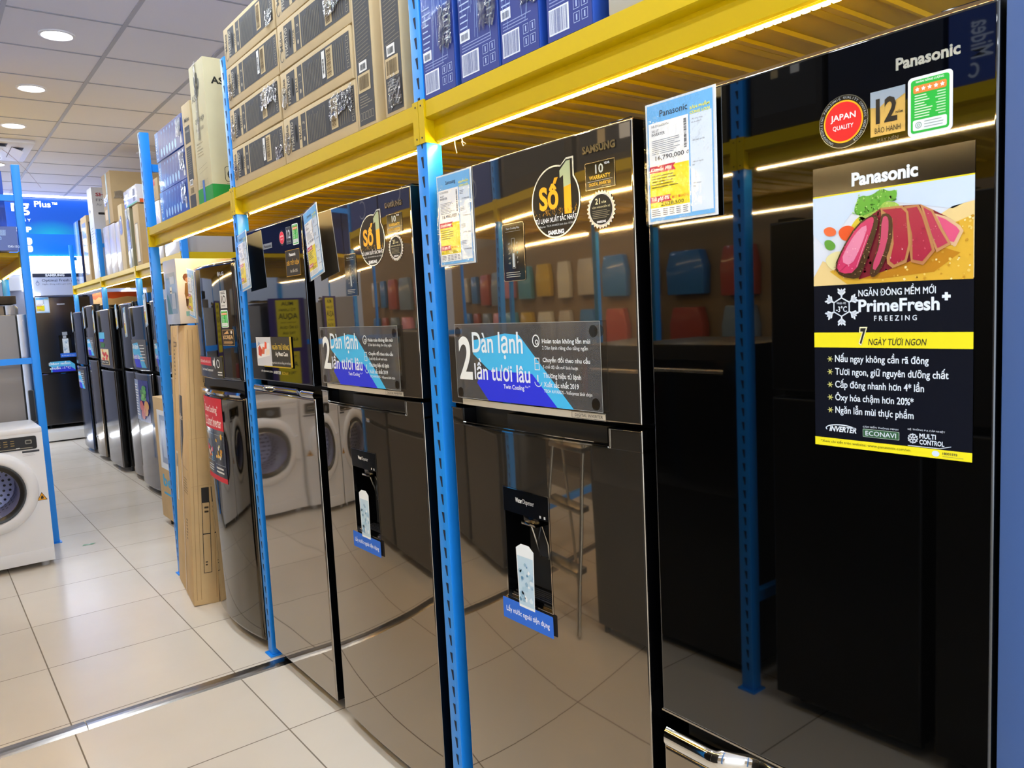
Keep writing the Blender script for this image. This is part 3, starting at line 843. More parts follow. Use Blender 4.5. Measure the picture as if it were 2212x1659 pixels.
speck('sauce', 90, ['#e6c560', '#c2902a', '#f2e0a0'], 5, None, (0.8, 2.6))
a.line(.036, .262, .052, .296, .0006, M('#9c1c44', .3), 20); a.line(.044, .262, .056, .272, .0005, M('#9c1c44', .3), 20)
a.line(.0705, .268, .087, .312, .0006, M('#e9a8bc', .3), 20)
LT = '#dfe8f5'
# snowflake with the hexagon
cx, cy, R_ = 0.0445, 0.210, 0.027
for k in range(6):
    th = PI / 2 + k * PI / 3
    def q(rad, off): return (cx + rad * math.cos(th) - off * math.sin(th), cy + rad * math.sin(th) + off * math.cos(th))
    a.poly([q(R_ * .55, .0012), q(R_ * .92, .0016), q(R_ * 1.02, 0), q(R_ * .92, -.0016), q(R_ * .55, -.0012)], LT, 2)
    for rr in (.62, .77):
        for sg in (1, -1):
            a.poly([q(R_ * rr, sg * .0008), q(R_ * (rr + .17), sg * .0062), q(R_ * (rr + .27), sg * .0056), q(R_ * (rr + .14), sg * .0008)], LT, 2)
hexp = [(cx + .0148 * math.cos(PI / 2 + k * PI / 3), cy + .0148 * math.sin(PI / 2 + k * PI / 3)) for k in range(6)]
hexi = [(cx + .0128 * math.cos(PI / 2 + k * PI / 3), cy + .0128 * math.sin(PI / 2 + k * PI / 3)) for k in range(6)]
a.poly(hexp, LT, 2); a.poly(hexi, M(DK, .15), 3)
a.text('Nhiệt độ', cx, cy + .0035, .0042, .014, LT, 4, 'C'); a.text('-3°C', cx, cy - .0075, .009, .017, LT, 4, 'C', 0.012)
a.text('NGĂN ĐÔNG MỀM MỚI', .0705, .2245, .0150, .1085, LT, 2, 'L', 0.012, res=4)
a.text('PrimeFresh', .0705, .2015, .0185, .1135, LT, 2, 'L', 0.028, res=4); a.text('+', .187, .2145, .011, None, LT, 2, 'L', 0.07)
a.text('F R E E Z I N G', .094, .1885, .0075, .060, LT, 2, 'L', 0.006)
a.rect(0, .1495, w, .1720, '#e9dd1b', 2)
a.text('7', .0705, .1525, .0275, .0135, '#f6f2c4', 3, 'L', 0.085, 0.15); a.text('7', .0725, .1545, .0238, .0095, '#15161a', 4, 'L', 0.035, 0.15)
a.text('NGÀY TƯƠI NGON', .085, .1535, .0118, .0825, '#17181c', 3, 'L', 0.01, 0.2)
for i, s in enumerate(('Nấu ngay không cần rã đông', 'Tươi ngon, giữ nguyên dưỡng chất', 'Cấp đông nhanh hơn 4* lần', 'Ôxy hóa chậm hơn 20%*', 'Ngăn lẫn mùi thực phẩm')):
    v = .1245 - .0195 * i
    a.text(s, .0335, v, .0170 if i != 3 else .0160, (.1365, .1625, .1305, .1165, .1165)[i], LT, 2, 'L', 0.012, res=3)
    for k in range(6):
        t_ = k * PI / 3; a.line(.0255, v + .0075, .0255 + .0046 * math.cos(t_), v + .0075 + .0046 * math.sin(t_), .0009, '#cfcf8a', 2)
    a.ring(.0255, v + .0075, .0022, .0022, .0007, '#e9e25a', 3, 14)
a.text('iNVERTER', .0235, .0210, .0085, .043, LT, 2, 'L', 0.03, 0.25)
a.ring(.042, .0255, .0245, .0072, .0016, LT, 2, 30, 20, 200)
a.text('CẢM BIẾN THÔNG MINH', .0765, .0315, .0036, .052, LT, 2)
a.rect(.0765, .0175, .130, .0295, '#bcd0c0', 2, .001); a.rect(.0771, .0181, .1294, .0289, '#2c5a3a', 3, .001); a.text('ECONAVI', .1032, .0200, .0070, .045, LT, 4, 'C', 0.006)
a.text('HỆ THỐNG ĐA CẤP NHIỆT', .142, .0335, .0040, .050, LT, 2)
for k in range(6):
    t_ = k * PI / 3 + PI / 6; a.line(.149, .0225, .149 + .0072 * math.cos(t_), .0225 + .0072 * math.sin(t_), .0016, LT, 2)
    for sg in (1, -1): a.line(.149 + .0042 * math.cos(t_), .0225 + .0042 * math.sin(t_), .149 + .0068 * math.cos(t_ + sg * .45), .0225 + .0068 * math.sin(t_ + sg * .45), .0012, LT, 2)
a.text('MULTI', .158, .0235, .0070, .022, LT, 2, 'L', 0.02); a.text('CONTROL', .158, .0150, .0070, .033, LT, 2, 'L', 0.02)
a.line(.142, .0118, .185, .0118, .0009, LT, 2); a.line(.185, .0118, .200, .0160, .0008, LT, 2)
a.rect(0, -.002, w, .0105, '#ecdf1c', 3)
a.text('*Xem chi tiết trên website: www.panasonic.com/vn', .0095, .0020, .0062, .136, '#3a3a1a', 4)
a.disc(.180, .0045, .0050, .0040, '#cfe0f0', 4, 20); a.text('18001593', .189, .0040, .0034, .019, '#2c3038', 4, 'L', 0.02); a.lines(.189, .0005, .216, .0025, 1, '#8a8a50', 4, .1, .3)
a.build('promotional_poster', P1.root)
price_card('blue and yellow price card reading 16,790,000 on the black glass fridge', 'Panasonic', (1.0925, 0.984, 1.8085), 0.0)

# ------------------------------------------------------------------ the two large mirror steel fridges
def so_one(a, r):
    """badge drawn in a box 2r x 2r"""
    ed = M('#dfe7ee', .25, metal=.7); dk = M('#0a0d12', .38, spec=.25)
    one = lambda g: [(r * 1.16 - g, r * 1.86 - g * .5), (r * 1.50, r * 2.10 + g), (r * 1.76 + g, r * 2.10 + g), (r * 1.76 + g, r * 1.5), (r * 1.2, r * 1.2)]
    a.disc(r, r, r, r, ed, 0, 72); a.poly(one(r * .03), ed, 0)
    a.disc(r, r, r * .955, r * .955, dk, 1, 72); a.poly(one(-r * .02), dk, 1)
    gold = M('#eaa81c', .3, metal=.35); pale = M('#9fb39a', .3, metal=.4)
    a.poly([(r * 1.38, r * .62), (r * 1.66, r * .62), (r * 1.66, r * 2.04), (r * 1.52, r * 2.04), (r * 1.24, r * 1.82), (r * 1.24, r * 1.62), (r * 1.38, r * 1.68)], gold, 2)
    a.poly([(r * 1.38, r * 1.35), (r * 1.66, r * 1.40), (r * 1.66, r * 2.04), (r * 1.52, r * 2.04), (r * 1.24, r * 1.82), (r * 1.24, r * 1.62), (r * 1.38, r * 1.68)], pale, 3)  # pale upper part of the numeral is a painted reflection
    a.text('Số', r * .34, r * .80, r * .86, r * .82, gold, 2, 'L', 0.035, res=4)
    rg = random.Random(5)
    for i in range(70):
        u, v = r * (.10 + 1.8 * rg.random()), r * (.62 + .16 * rg.random())
        a.line(u, v, u + r * rg.uniform(-.06, .06), v + r * rg.uniform(.02, .1), r * .012, M(rg.choice(['#8a6a1c', '#c49a2e', '#5d4712']), .4, metal=.4), 2)
    a.text('TỦ LẠNH XUẤT SẮC NHẤT', r, r * .42, r * .24, r * 1.70, '#f2f5f8', 3, 'C', 0.02)
    a.text('VnExpress  TECH AWARDS bình chọn 10/2018', r, r * .32, r * .07, r * 1.5, '#c6ccd2', 3, 'C', 0.004)
    a.text('SAMSUNG', r, r * .10, r * .13, r * .66, '#f2f5f8', 3, 'C', 0.05)
def samsung(label, yc):
    F = Fridge('refrigerator', label, 1.10, yc, 0.668, 1.800, bulge=0.012)
    d = yc - 1.36
    F.cabinet()
    F.door(1.2165, 1.797, STEEL, 'upper_door', r=0.0035)
    hw = F.w / 2
    m = door_mb(-hw, hw, 0.05, 1.166, 0.072, STEEL, GLOSS_BLACK, F.bulge, 0.0035, (1.306 - 1.36, 1.469 - 1.36, 0.760, 0.9715), 0, hw)
    for y0, y1 in ((1.637 - 1.36, hw), (-hw, 1.110 - 1.36)):
        door_mb(y0, y1, 1.160, 1.2055, 0.072, STEEL, GLOSS_BLACK, F.bulge, 0.003, None, 0, hw, m)
    m.build('lower_door', F.root)
    ww = F.warp
    h = MB()
    h.box(0.036, 0.07, 1.11 - 1.36, 1.637 - 1.36, 1.160, 1.218, MATT_BLACK)
    h.box(0.004, 0.036, 1.115 - 1.36, 1.462 - 1.36, 1.1665, 1.2055, M('#121212', .45, spec=.3))
    h.build('handle_recess', F.root, 0.002)
    t = MB()
    for z0, z1, x0, x1, ya, yb in ((1.1635, 1.1665, -0.003, 0.004, 1.112, 1.636), (1.1700, 1.1720, 0.002, 0.006, 1.112, 1.636), (1.2035, 1.2065, -0.002, 0.003, 1.636, 1.693), (1.2035, 1.2065, -0.002, 0.003, 1.028, 1.112)):
        n = 12
        for i in range(n):
            p, q = ya + (yb - ya) * i / n, ya + (yb - ya) * (i + 1) / n
            v = [ww(Vector((x, y - 1.36, z))) for x in (x0, x1) for y in (p, q) for z in (z0, z1)]
            t.add(v, [(0, 1, 3, 2), (4, 6, 7, 5), (0, 4, 5, 1), (2, 3, 7, 6), (0, 2, 6, 4), (1, 5, 7, 3)], CHROME)
    for y in (1.637, 1.1115):
        v = [ww(Vector((x, yy - 1.36, z))) for x in (-0.002, 0.003) for yy in (y - 0.0012, y + 0.0012) for z in (1.165, 1.206)]
        t.add(v, [(0, 1, 3, 2), (4, 6, 7, 5), (0, 4, 5, 1), (2, 3, 7, 6), (0, 2, 6, 4), (1, 5, 7, 3)], CHROME)
    t.build('handle_trim', F.root)
    a = F.art(1.634 + d, 1.2175, 0.0012); a.rect(0, 0, .518, .0150, M('#d6cdbb', .3, metal=.3), 0); a.frame(.420, .001, .518, .0145, .0009, M('#3a3630', .3), 1)
    a.text('DIGITAL INVERTER', .430, .0045, .0062, .080, '#23211d', 2); a.build('name_strip', F.root)
    MB().box(0.006, 0.066, -0.333, 0.333, 1.7975, 1.8005, M('#9c8a6c', .25, metal=1.0)).build('top_trim', F.root)
    a = F.art(1.1535 + d, 1.7515, 0.0016); a.text('SAMSUNG', 0, 0, .0155, .087, M('#8c877c', .2, metal=1.0), 2, 'L', 0.045); a.text('SAMSUNG', .0006, -.0006, .0155, .087, M('#1c1a16', .3), 0, 'L', 0.05); a.build('maker_logo', F.root)
    a = F.art(1.313 + d, 1.597, 0.0012); so_one(a, 0.0745); a.build('award_sticker', F.root)
    a = F.art(1.148 + d, 1.680, 0.0012); w, h_ = .078, .053
    a.rect(0, 0, w, h_, SILVER, 0); a.rect(.001, .001, w - .001, h_ - .001, M('#07080a', .15), 1)
    a.text('10', w * .36, h_ * .56, h_ * .34, w * .27, M('#b9c4d0', .2, metal=.5), 2, 'L', 0.02); a.text('YEAR', w * .66, h_ * .84, h_ * .08, None, '#e8e8e8', 2, 'L', 0.01)
    a.text('WARRANTY', w * .5, h_ * .36, h_ * .15, w * .72, M('#e8b93c', .3, metal=.3), 2, 'C', 0.018)
    a.line(w * .08, h_ * .30, w * .92, h_ * .30, .0004, '#d8d8d8', 2); a.text('DIGITAL INVERTER', w * .5, h_ * .13, h_ * .12, w * .74, M('#e8b93c', .3, metal=.3), 2, 'C', 0.012); a.text('TECHNOLOGY', w * .86, h_ * .06, h_ * .045, None, '#d8c07c', 2, 'R')
    a.build('warranty_sticker', F.root)
    a = F.art(1.147 + d, 1.601, 0.0012); r = .0385
    a.poly([(r + r * (1.0 if k % 2 else .88) * math.cos(PI * k / 28), r + r * (1.0 if k % 2 else .88) * math.sin(PI * k / 28)) for k in range(56)], M('#b9bcc4', .25, metal=.6), 0)
    a.disc(r, r, r * .80, r * .80, '#15140f', 1, 48); a.ring(r, r, r * .80, r * .80, r * .03, '#e3e3e3', 2, 48)
    a.text('21', r * .62, r * 1.28, r * .30, None, '#e9dfae', 2, 'L', 0.02); a.text('NĂM', r * 1.05, r * 1.30, r * .14, None, '#e9dfae', 2, 'L', 0.01)
    a.text('VẬN HÀNH BỀN BỈ', r, r * 1.06, r * .16, r * 1.25, '#d9cfa2', 2, 'C', 0.01); a.lines(r * .4, r * .55, r * 1.6, r * 1.0, 5, '#8f8870', 2, .25, .3); a.text('SAMSUNG', r, r * .33, r * .12, r * .62, '#f0f0f0', 2, 'C', 0.05)
    a.build('durability_sticker', F.root)
    a = F.art(1.424 + d, 1.5155, 0.0012); w, h_ = .079, .129
    a.rect(0, 0, w, h_, SILVER, 0, .006); a.rect(.0012, .0012, w - .0012, h_ - .0012, M('#080706', .08, ior=1.7), 1, .005)
    a.text('Twin Cooling Plus', w * .5, h_ * .885, h_ * .045, w * .62, '#d6d6d0', 2, 'C'); a.line(w * .15, h_ * .86, w * .85, h_ * .86, .0004, '#bcbcb4', 2)
    for i, (p, q_) in enumerate((('-23°', '1°'), ('-21°', '2°'), ('-19°', '3°'), ('-17°', '5°'), ('-15°', '7°'))):
        a.text(p, w * .30, h_ * (.64 - .085 * i), h_ * .03, None, '#c9c9c4', 2, 'C'); a.text(q_, w * .68, h_ * (.64 - .085 * i), h_ * .03, None, '#7fe3ff' if i == 2 else '#c9c9c4', 2, 'C')
    a.frame(w * .43, h_ * .22, w * .57, h_ * .74, .0006, '#bdbdb8', 2); a.rect(w * .46, h_ * .24, w * .54, h_ * .48, '#bdc7cf', 3); a.lines(w * .12, h_ * .06, w * .88, h_ * .17, 3, '#a8a8a0', 2, .2, .3)
    a.build('control_panel', F.root)
    # clear acrylic advertising plate
    pl = Art((-.012, 1.640 - 1.36, 1.236), off=.0035); W, H = .525, .1855
    def T(u, t): return (u * W, (1 - t) * H)
    pl.poly([T(.150, .40), T(.152, .22), T(.40, .13), T(.50, .15), T(.835, 1.0), T(.50, 1.0)], M('#45b8ef', .35), 0)
    pl.poly([T(.170, .78), T(.21, .60), T(.58, .62), T(.735, 1.0), T(.255, 1.0)], M('#2b35e0', .35), 1)
    pl.text('2', T(.030, 0)[0], T(0, .745)[1], H * .58, W * .108, '#e6ebec', 2, 'L', 0.02, res=5)
    pl.text('Dàn lạnh', T(.147, 0)[0], T(0, .455)[1], H * .345, W * .378, '#dfeaf4', 3, 'L', 0.014, res=4)
    pl.text('lần tươi lâu', T(.155, 0)[0], T(0, .735)[1], H * .285, W * .412, '#e2e8f8', 3, 'L', 0.014, res=4)
    pl.text('Twin Cooling', T(.375, 0)[0], T(0, .845)[1], H * .075, W * .148, '#e6ebfa', 3, 'L', 0.015); pl.text('Plus™', T(.53, 0)[0], T(0, .795)[1], H * .028, None, '#e6ebfa', 3)
    for s, t_, hh, ww_, b_ in (('Hoàn toàn không lẫn mùi', .265, .085, .29, .012), ('2 Dàn lạnh riêng cho từng ngăn', .335, .060, .275, 0), ('Chuyển đổi theo nhu cầu', .485, .085, .285, .012), ('5 chế độ tắt mở linh hoạt', .555, .060, .215, 0),
                               ('Thương hiệu tủ lạnh', .675, .085, .23, .012), ('Xuất sắc nhất 2019', .765, .080, .215, .012), ('TECH AWARDS - VnExpress bình chọn', .845, .052, .29, 0)):
        pl.text(s, T(.655, 0)[0], T(0, t_)[1], H * hh, W * ww_, '#e9edf0', 3, 'L', b_)
    pl.ring(T(.615, 0)[0], T(0, .22)[1], W * .024, H * .075, W * .005, '#e2e6e8', 2, 24); pl.ring(T(.62, 0)[0], T(0, .235)[1], W * .010, H * .03, W * .004, '#e2e6e8', 2, 18)
    pl.frame(T(.600, 0)[0], T(0, .57)[1], T(.632, 0)[0], T(0, .42)[1], W * .004, '#e2e6e8', 2); pl.line(*T(.60, .49), *T(.632, .49), W * .003, '#e2e6e8', 2)
    pl.text('1', T(.618, 0)[0], T(0, .71)[1], H * .085, None, '#dfe8f0', 3, 'C', 0.03); pl.ring(T(.620, 0)[0], T(0, .70)[1], W * .026, H * .07, W * .004, '#cfe0ea', 3, 20, 190, 350)
    po = pl.build('advertising_plate', F.root)
    ap = MB(); n = 10
    for i in range(n):
        p, q = 1.640 - .525 * i / n, 1.640 - .525 * (i + 1) / n
        v = [Vector((x - .012, y - 1.36, z)) for x in (-0.0030, -0.0015) for y in (q, p) for z in (1.236, 1.4215)]
        ap.add(v, [(0, 1, 3, 2)], ACRYLIC)
    ap.build('clear_sheet', po, fix=False)
    ed = Art((-.012, 1.640 - 1.36, 1.236), off=.0032); ed.frame(0, 0, W, H, .0009, M('#a9aba8', .2), 0)
    for u, v in ((.014, .165), (.505, .165), (.014, .014), (.505, .016)): ed.disc(u, v, .0125, .0125, ACRYLIC_DISC, 0, 24)
    ed.build('plate_edge', po)
    # water dispenser
    dp = F.art(1.473 + d, .757, 0.0012); w, h_ = .171, .274
    dp.frame(0, 0, w, h_, .0022, CHROME, 0); dp.rect(.0022, h_ * .785, w - .0022, h_ - .0022, M('#040404', .2, spec=.25), 1)
    dp.text('Water', w * .29, h_ * .885, h_ * .042, w * .15, '#d8d8d8', 2, 'L', 0.03); dp.text('Dispenser', w * .455, h_ * .872, h_ * .055, w * .24, '#c8c8c8', 2)
    for u in (.80, .89): dp.rect(w * u, h_ * .80, w * (u + .035), h_ * .822, '#b8b8b8', 2)
    dpo = dp.build('water_dispenser', F.root)
    g = MB(); X = lambda y: y - 1.36
    g.box(0.0, 0.045, X(1.353), X(1.412), .955, .973, GLOSS_BLACK); g.box(-0.010, 0.03, X(1.356), X(1.410), .948, .956, CHROME)
    g.build('spout', dpo, 0.002)
    lv = MB(); 
    for y in (1.402, 1.358): lv.tube([(0.012, X(y), .948), (0.028, X(y), .90), (0.034, X(y + (1.38 - y) * .3), .862)], .0022, SILVER, 8)
    lv.box(0.030, 0.032, X(1.364), X(1.396), .866, .940, M('#2a2a2c', .1)); lv.build('lever', dpo)
    tr = MB(); tr.box(-0.004, 0.06, X(1.469), X(1.306), .760, .770, GLOSS_BLACK); tr.box(-0.006, -0.003, X(1.470), X(1.305), .758, .764, CHROME)
    for k in range(6): tr.box(0.004 + k * .008, 0.007 + k * .008, X(1.46), X(1.315), .770, .7715, M('#3c3c40', .2))
    tr.build('drip_tray', dpo)
    cd = Art((-.012, 1.486 - 1.36, .703), off=.006); w, h_ = .188, .052
    cd.rect(0, 0, w, h_, '#2468d8', 0, .003); cd.text('Lấy nước ngoài tiện dụng', w * .5, h_ * .30, h_ * .40, w * .86, '#f0f4ff', 1, 'C', 0.012)
    u0, v0 = .062, .045; gw, gh = .066, .155
    cd.poly([(u0 + .004, v0), (u0 + gw - .004, v0), (u0 + gw, v0 + gh - .012), (u0 + gw * .75, v0 + gh), (u0 + gw * .3, v0 + gh), (u0, v0 + gh - .012)], '#eaf1f6', 1)
    cd.poly([(u0 + .006, v0 + .006), (u0 + gw - .006, v0 + .006), (u0 + gw - .004, v0 + gh - .03), (u0 + .004, v0 + gh - .03)], '#bcd6e8', 2)
    rg = random.Random(9)
    for i in range(26):
        u, v = u0 + .008 + (gw - .016) * rg.random(), v0 + .010 + (gh - .05) * rg.random(); q = rg.uniform(.004, .011)
        pts = [(u + q * math.cos(t_ + .4) * rg.uniform(.5, 1), v + q * math.sin(t_ + .4) * rg.uniform(.5, 1)) for t_ in (0, 1.3, 2.6, 3.9, 5.2)]
        cd.poly(pts, M(rg.choice(['#f4f8fb', '#8fb4cf', '#dcebf5', '#5f8fb2', '#a9cbe0']), .3), 3 + i % 5)
    cd.build('promotional_card', F.root)
    return F
S1 = samsung('mirror steel fridge directly left of the black glass fridge', 1.36)
S2 = samsung('mirror steel fridge left of the nearest full-height blue post', 2.177)
price_card('price card reading 16,490,000 beside the nearest full-height blue post', 'Samsung', (1.0895, 1.690, 1.7945), 0.0, 0, 'RT35K5982BS', ('360 LÍT', 'INVERTER'), '16,490,000', '1,992,500', W=.152, H=.226, side_rows=True)
price_card('tilted price card at the top corner of the second mirror steel fridge', 'Samsung', (1.083, 2.520, 1.803), -0.10, -0.15, 'RT35K5982BS', ('360 LÍT', 'INVERTER'), '16,490,000', '1,992,500', W=.145, H=.228, side_rows=True)

# ------------------------------------------------------------------ dark glass over steel fridge
P2 = Fridge('refrigerator', 'fridge with black glass top door and steel lower door beside the middle blue post', 1.10, 2.883, 0.604, 1.812)
P2.cabinet()
P2.door(1.214, 1.808, GLASS_BLUE, 'upper_door', r=0.004)
P2.door(0.05, 1.168, STEEL2, 'lower_door', r=0.006)
MB().box(0.055, 0.07, -0.295, 0.295, 1.16, 1.22, MATT_BLACK).build('handle_recess', P2.root)
wave_handle(P2, 1.168, 1.196, 0.018)
MB().box(0.004, 0.066, -0.302, 0.302, 1.8085, 1.8125, M('#8d7a60', .3, metal=1.0)).build('top_trim', P2.root)
a = P2.art(2.792, 1.722); japan_badge(a, 0.028, False); a.build('quality_sticker', P2.root)
a = P2.art(2.722, 1.722); a.rect(0, 0, .044, .060, '#1a2434', 0); a.frame(0, 0, .044, .060, .001, '#8f9bb0', 1); a.text('12', .022, .02, .030, .032, '#cfd8e6', 1, 'C', .02); a.text('BẢO HÀNH', .022, .006, .007, .034, '#aab6c8', 1, 'C'); a.build('warranty_sticker', P2.root)
a = P2.art(2.665, 1.714); energy_label(a, .053, .073); a.build('energy_label', P2.root)
a = P2.art(2.955, 1.7235, 0.001); a.rect(0, 0, .09, .020, '#7e8898', 0); a.text('Panasonic', .045, .004, .012, .075, '#2a3342', 1, 'C', .03); a.build('maker_logo', P2.root)
a = P2.art(2.744, 1.607); w, h_ = .130, .093
a.rect(0, 0, w, h_, GOLD, 0); a.rect(.0015, .0015, w - .0015, h_ - .0015, '#100c06', 1); a.text('Panasonic', w * .28, h_ * .76, h_ * .13, w * .45, '#f0f0f0', 2, 'L', .04)
a.text('SIÊU TIẾT KIỆM', w * .5, h_ * .38, h_ * .28, w * .84, GOLD, 2, 'C', .015); a.text('lên đến 33%', w * .55, h_ * .14, h_ * .15, w * .5, '#e8e2d0', 2, 'C'); a.build('saving_sticker', P2.root)
a = P2.art(3.112, 1.271, 0.003); w, h_ = .368, .118
a.rect(0, 0, w, h_, M('#3c3524', .2), 0); a.rect(0, h_ * .02, w * .44, h_ * .99, '#c9ccd4', 1)
a.poly([(.005, .03), (w * .40, .045), (w * .40, .095), (.012, .088)], '#e4e6ea', 2)
for c, P in (('#c9472e', [(.02, .045), (.05, .04), (.065, .065), (.04, .085), (.022, .075)]), ('#d96a48', [(.055, .05), (.085, .05), (.095, .075), (.07, .08)]), ('#e2553a', [(.09, .07), (.115, .072), (.118, .095), (.098, .1)]), ('#e9d9c8', [(.1, .045), (.14, .05), (.145, .07), (.11, .068)]), ('#8fa0c8', [(.012, .08), (.05, .09), (.03, .1)])):
    a.poly(P, c, 3)
a.rect(w * .44, h_ * .02, w, h_ * .98, '#2e2a20', 1); a.rect(w * .955, 0, w, h_, '#c2a41c', 2); a.rect(w * .2, 0, w, h_ * .035, '#c2a41c', 2)
a.text('NGĂN TRỮ ĐÔNG', w * .47, h_ * .58, h_ * .21, w * .46, '#d8b73a', 2, 'L', .02); a.text('Ag Meat Case', w * .55, h_ * .34, h_ * .18, w * .34, '#f2f2ee', 2, 'L', .015)
a.text('Kháng khuẩn, khử mùi bằng tinh thể bạc', w * .40, h_ * .10, h_ * .11, w * .55, '#e0e0dc', 2); a.build('advertising_plate', P2.root)
a = P2.art(3.085, 1.240, 0.001); a.text('TIẾT KIỆM NĂNG LƯỢNG', 0, .0075, .011, .125, '#e4e4e4', 0, 'L', .01); a.text('iNVERTER', .135, .005, .012, .075, '#e4e4e4', 0, 'L', .02, .2); a.text('ECONAVI', .225, .005, .011, .06, '#c2a41c', 0, 'L', .01); a.build('feature_line', P2.root)
price_card('tilted price card hanging beside the middle blue post', 'Panasonic', (1.084, 3.192, 1.7985), -0.10, -0.075, W=.143, H=.226, side_rows=True)

# ------------------------------------------------------------------ black curved fridge between middle and far post
L1 = Fridge('refrigerator', 'curved black fridge with a red poster, beside the leaning cartons', 1.092, 3.605, 0.610, 1.717, bulge=0.030)
L1.cabinet()
CURVED = M('#0a0a0b', 0.04, ior=2.1)
L1.door(1.196, 1.714, CURVED, 'upper_door', r=0.014)
L1.door(0.05, 1.128, wavy_steel('black_curved_steel', '#5c564c', 0.05, 0.08), 'lower_door', r=0.014)
MB().box(0.012, 0.07, -0.285, 0.285, 1.12, 1.20, GLOSS_BLACK).build('handle_recess', L1.root)
m = MB(); n = 24
sec = [(0.010, -0.012), (-0.004, -0.010), (-0.008, 0.0), (-0.002, 0.010), (0.008, 0.012)]
vs = []
for i in range(n + 1):
    y = -0.285 + .57 * i / n
    for sx, sz in sec:
        p = L1.warp(Vector((sx, y, 1.138 + sz))); vs.append(p)
m.add(vs, [(i * 5 + k, i * 5 + k + 1, (i + 1) * 5 + k + 1, (i + 1) * 5 + k) for i in range(n) for k in range(4)], CHROME, True)
m.build('handle', L1.root, fix=False)
s = 0.985
def Lart(y, z): return L1.art(y * s + .012, z, 0.0012)
a = Lart(3.488, 1.652); a.disc(.010, .010, .010, .010, '#b9b9b9', 0, 24); a.ring(.010, .010, .0075, .0075, .0016, '#222222', 1, 24, 30, 330); a.text('LG', .026, .003, .015, .035, '#c9c9c9', 0, 'L', .02); a.build('maker_logo', L1.root)
a = Lart(3.478, 1.514); w, h_ = .062, .076; a.rect(0, 0, w, h_, '#d4d6d4', 0); a.text('1', w * .18, h_ * .3, h_ * .42, None, '#151515', 1, 'L', .02); a.ring(w * .62, h_ * .5, w * .24, h_ * .22, w * .08, '#151515', 1, 24); a.lines(w * .15, h_ * .78, w * .85, h_ * .95, 2, '#4a4a4a', 1, .2, .4); a.lines(w * .15, h_ * .08, w * .85, h_ * .2, 2, '#4a4a4a', 1, .2, .3); a.build('warranty_sticker', L1.root)
a = Lart(3.484, 1.431); energy_label(a, .068, .075); a.build('energy_label', L1.root)
a = Lart(3.484, 1.352); w, h_ = .105, .069; a.rect(0, 0, w, h_, '#c9a06a', 0); a.rect(.002, .002, w - .002, h_ - .002, '#22180e', 1); a.poly([(w * .1, h_ * .72), (w * .5, h_ * .95), (w * .6, h_ * .75)], '#c9a06a', 2); a.disc(w * .82, h_ * .84, w * .07, w * .07, '#d9cfc4', 2, 16); a.text('KOREA', w * .5, h_ * .40, h_ * .26, w * .86, '#d9b27a', 2, 'C', .03); a.lines(w * .1, h_ * .08, w * .9, h_ * .32, 3, '#b08c5c', 2, .1, .5); a.build('origin_sticker', L1.root)
a = Lart(3.884, 1.206); w, h_ = .368, .096; a.rect(0, 0, w, h_, M('#3d3c40', .2), 0)
a.rect(0, h_ * .56, w * .62, h_ * .96, '#c22a3a', 1); a.text('TIẾT KIỆM ĐIỆN HIỆU QUẢ', w * .03, h_ * .66, h_ * .20, w * .56, '#f2d8da', 2, 'L', .012); a.text('Smart Inverter Compressor', w * .12, h_ * .26, h_ * .17, w * .55, '#e8e8e8', 1, 'L', .01)
a.ring(w * .86, h_ * .68, w * .05, h_ * .2, w * .012, '#e0e0e0', 1, 20); a.poly([(w * .68, h_ * .58), (w * .72, h_ * .58), (w * .755, h_ * .42), (w * .755, h_ * .98), (w * .72, h_ * .82), (w * .68, h_ * .82)], '#e0e0e0', 1); a.lines(w * .83, h_ * .1, w * .97, h_ * .34, 2, '#d0d0d0', 1, .1, .4); a.build('advertising_plate', L1.root)
a = Lart(3.888, .722); w, h_ = .318, .390
a.rect(0, 0, w, h_, M('#30333a', .15), 0); a.rect(0, h_ * .62, w, h_, '#cf2436', 1); a.rect(0, 0, w, h_ * .06, '#cf2436', 1)
a.text('DoorCooling⁺', w * .1, h_ * .79, h_ * .12, w * .72, '#f8e6e6', 2, 'L', .012); a.text('LG Smart Inverter', w * .06, h_ * .65, h_ * .12, w * .86, '#f8e6e6', 2, 'L', .012); a.text('LG', w * .06, h_ * .93, h_ * .03, None, '#f0d0d0', 2)
a.frame(w * .04, h_ * .22, w * .46, h_ * .56, .002, '#8fb4d8', 1); a.frame(w * .52, h_ * .20, w * .96, h_ * .56, .002, '#9aa4ac', 1)
rg = random.Random(4)
for k in range(14): a.disc(w * rg.uniform(.1, .42), h_ * rg.uniform(.26, .46), w * rg.uniform(.02, .05), w * rg.uniform(.02, .05), M(rg.choice(['#d8382c', '#e8a23a', '#3a9ad8', '#d84a8a', '#e8e0d0']), .4), 2 + k % 4, 14)
for k in range(12): a.disc(w * rg.uniform(.58, .9), h_ * rg.uniform(.24, .56), w * rg.uniform(.02, .045), w * rg.uniform(.02, .045), M(rg.choice(['#e8b23a', '#c98a24', '#f0dca0', '#d8d8d8']), .4), 2 + k % 4, 14)
a.lines(w * .06, h_ * .09, w * .44, h_ * .18, 3, '#c9d2dc', 1, .3, .4); a.lines(w * .54, h_ * .09, w * .94, h_ * .18, 2, '#dcdcdc', 1, .2, .45); a.build('red_poster', L1.root)
price_card('crinkled price card hung on the curved black fridge', 'LG', (1.064, 3.872, 1.716), -0.08, 0.13, W=.140, H=.226, side_rows=True)

MB().box(.085, .125, -.302, -.262, .0, .036, M('#0f6a34', .4)).build('foot_wrap', L1.root, .004)

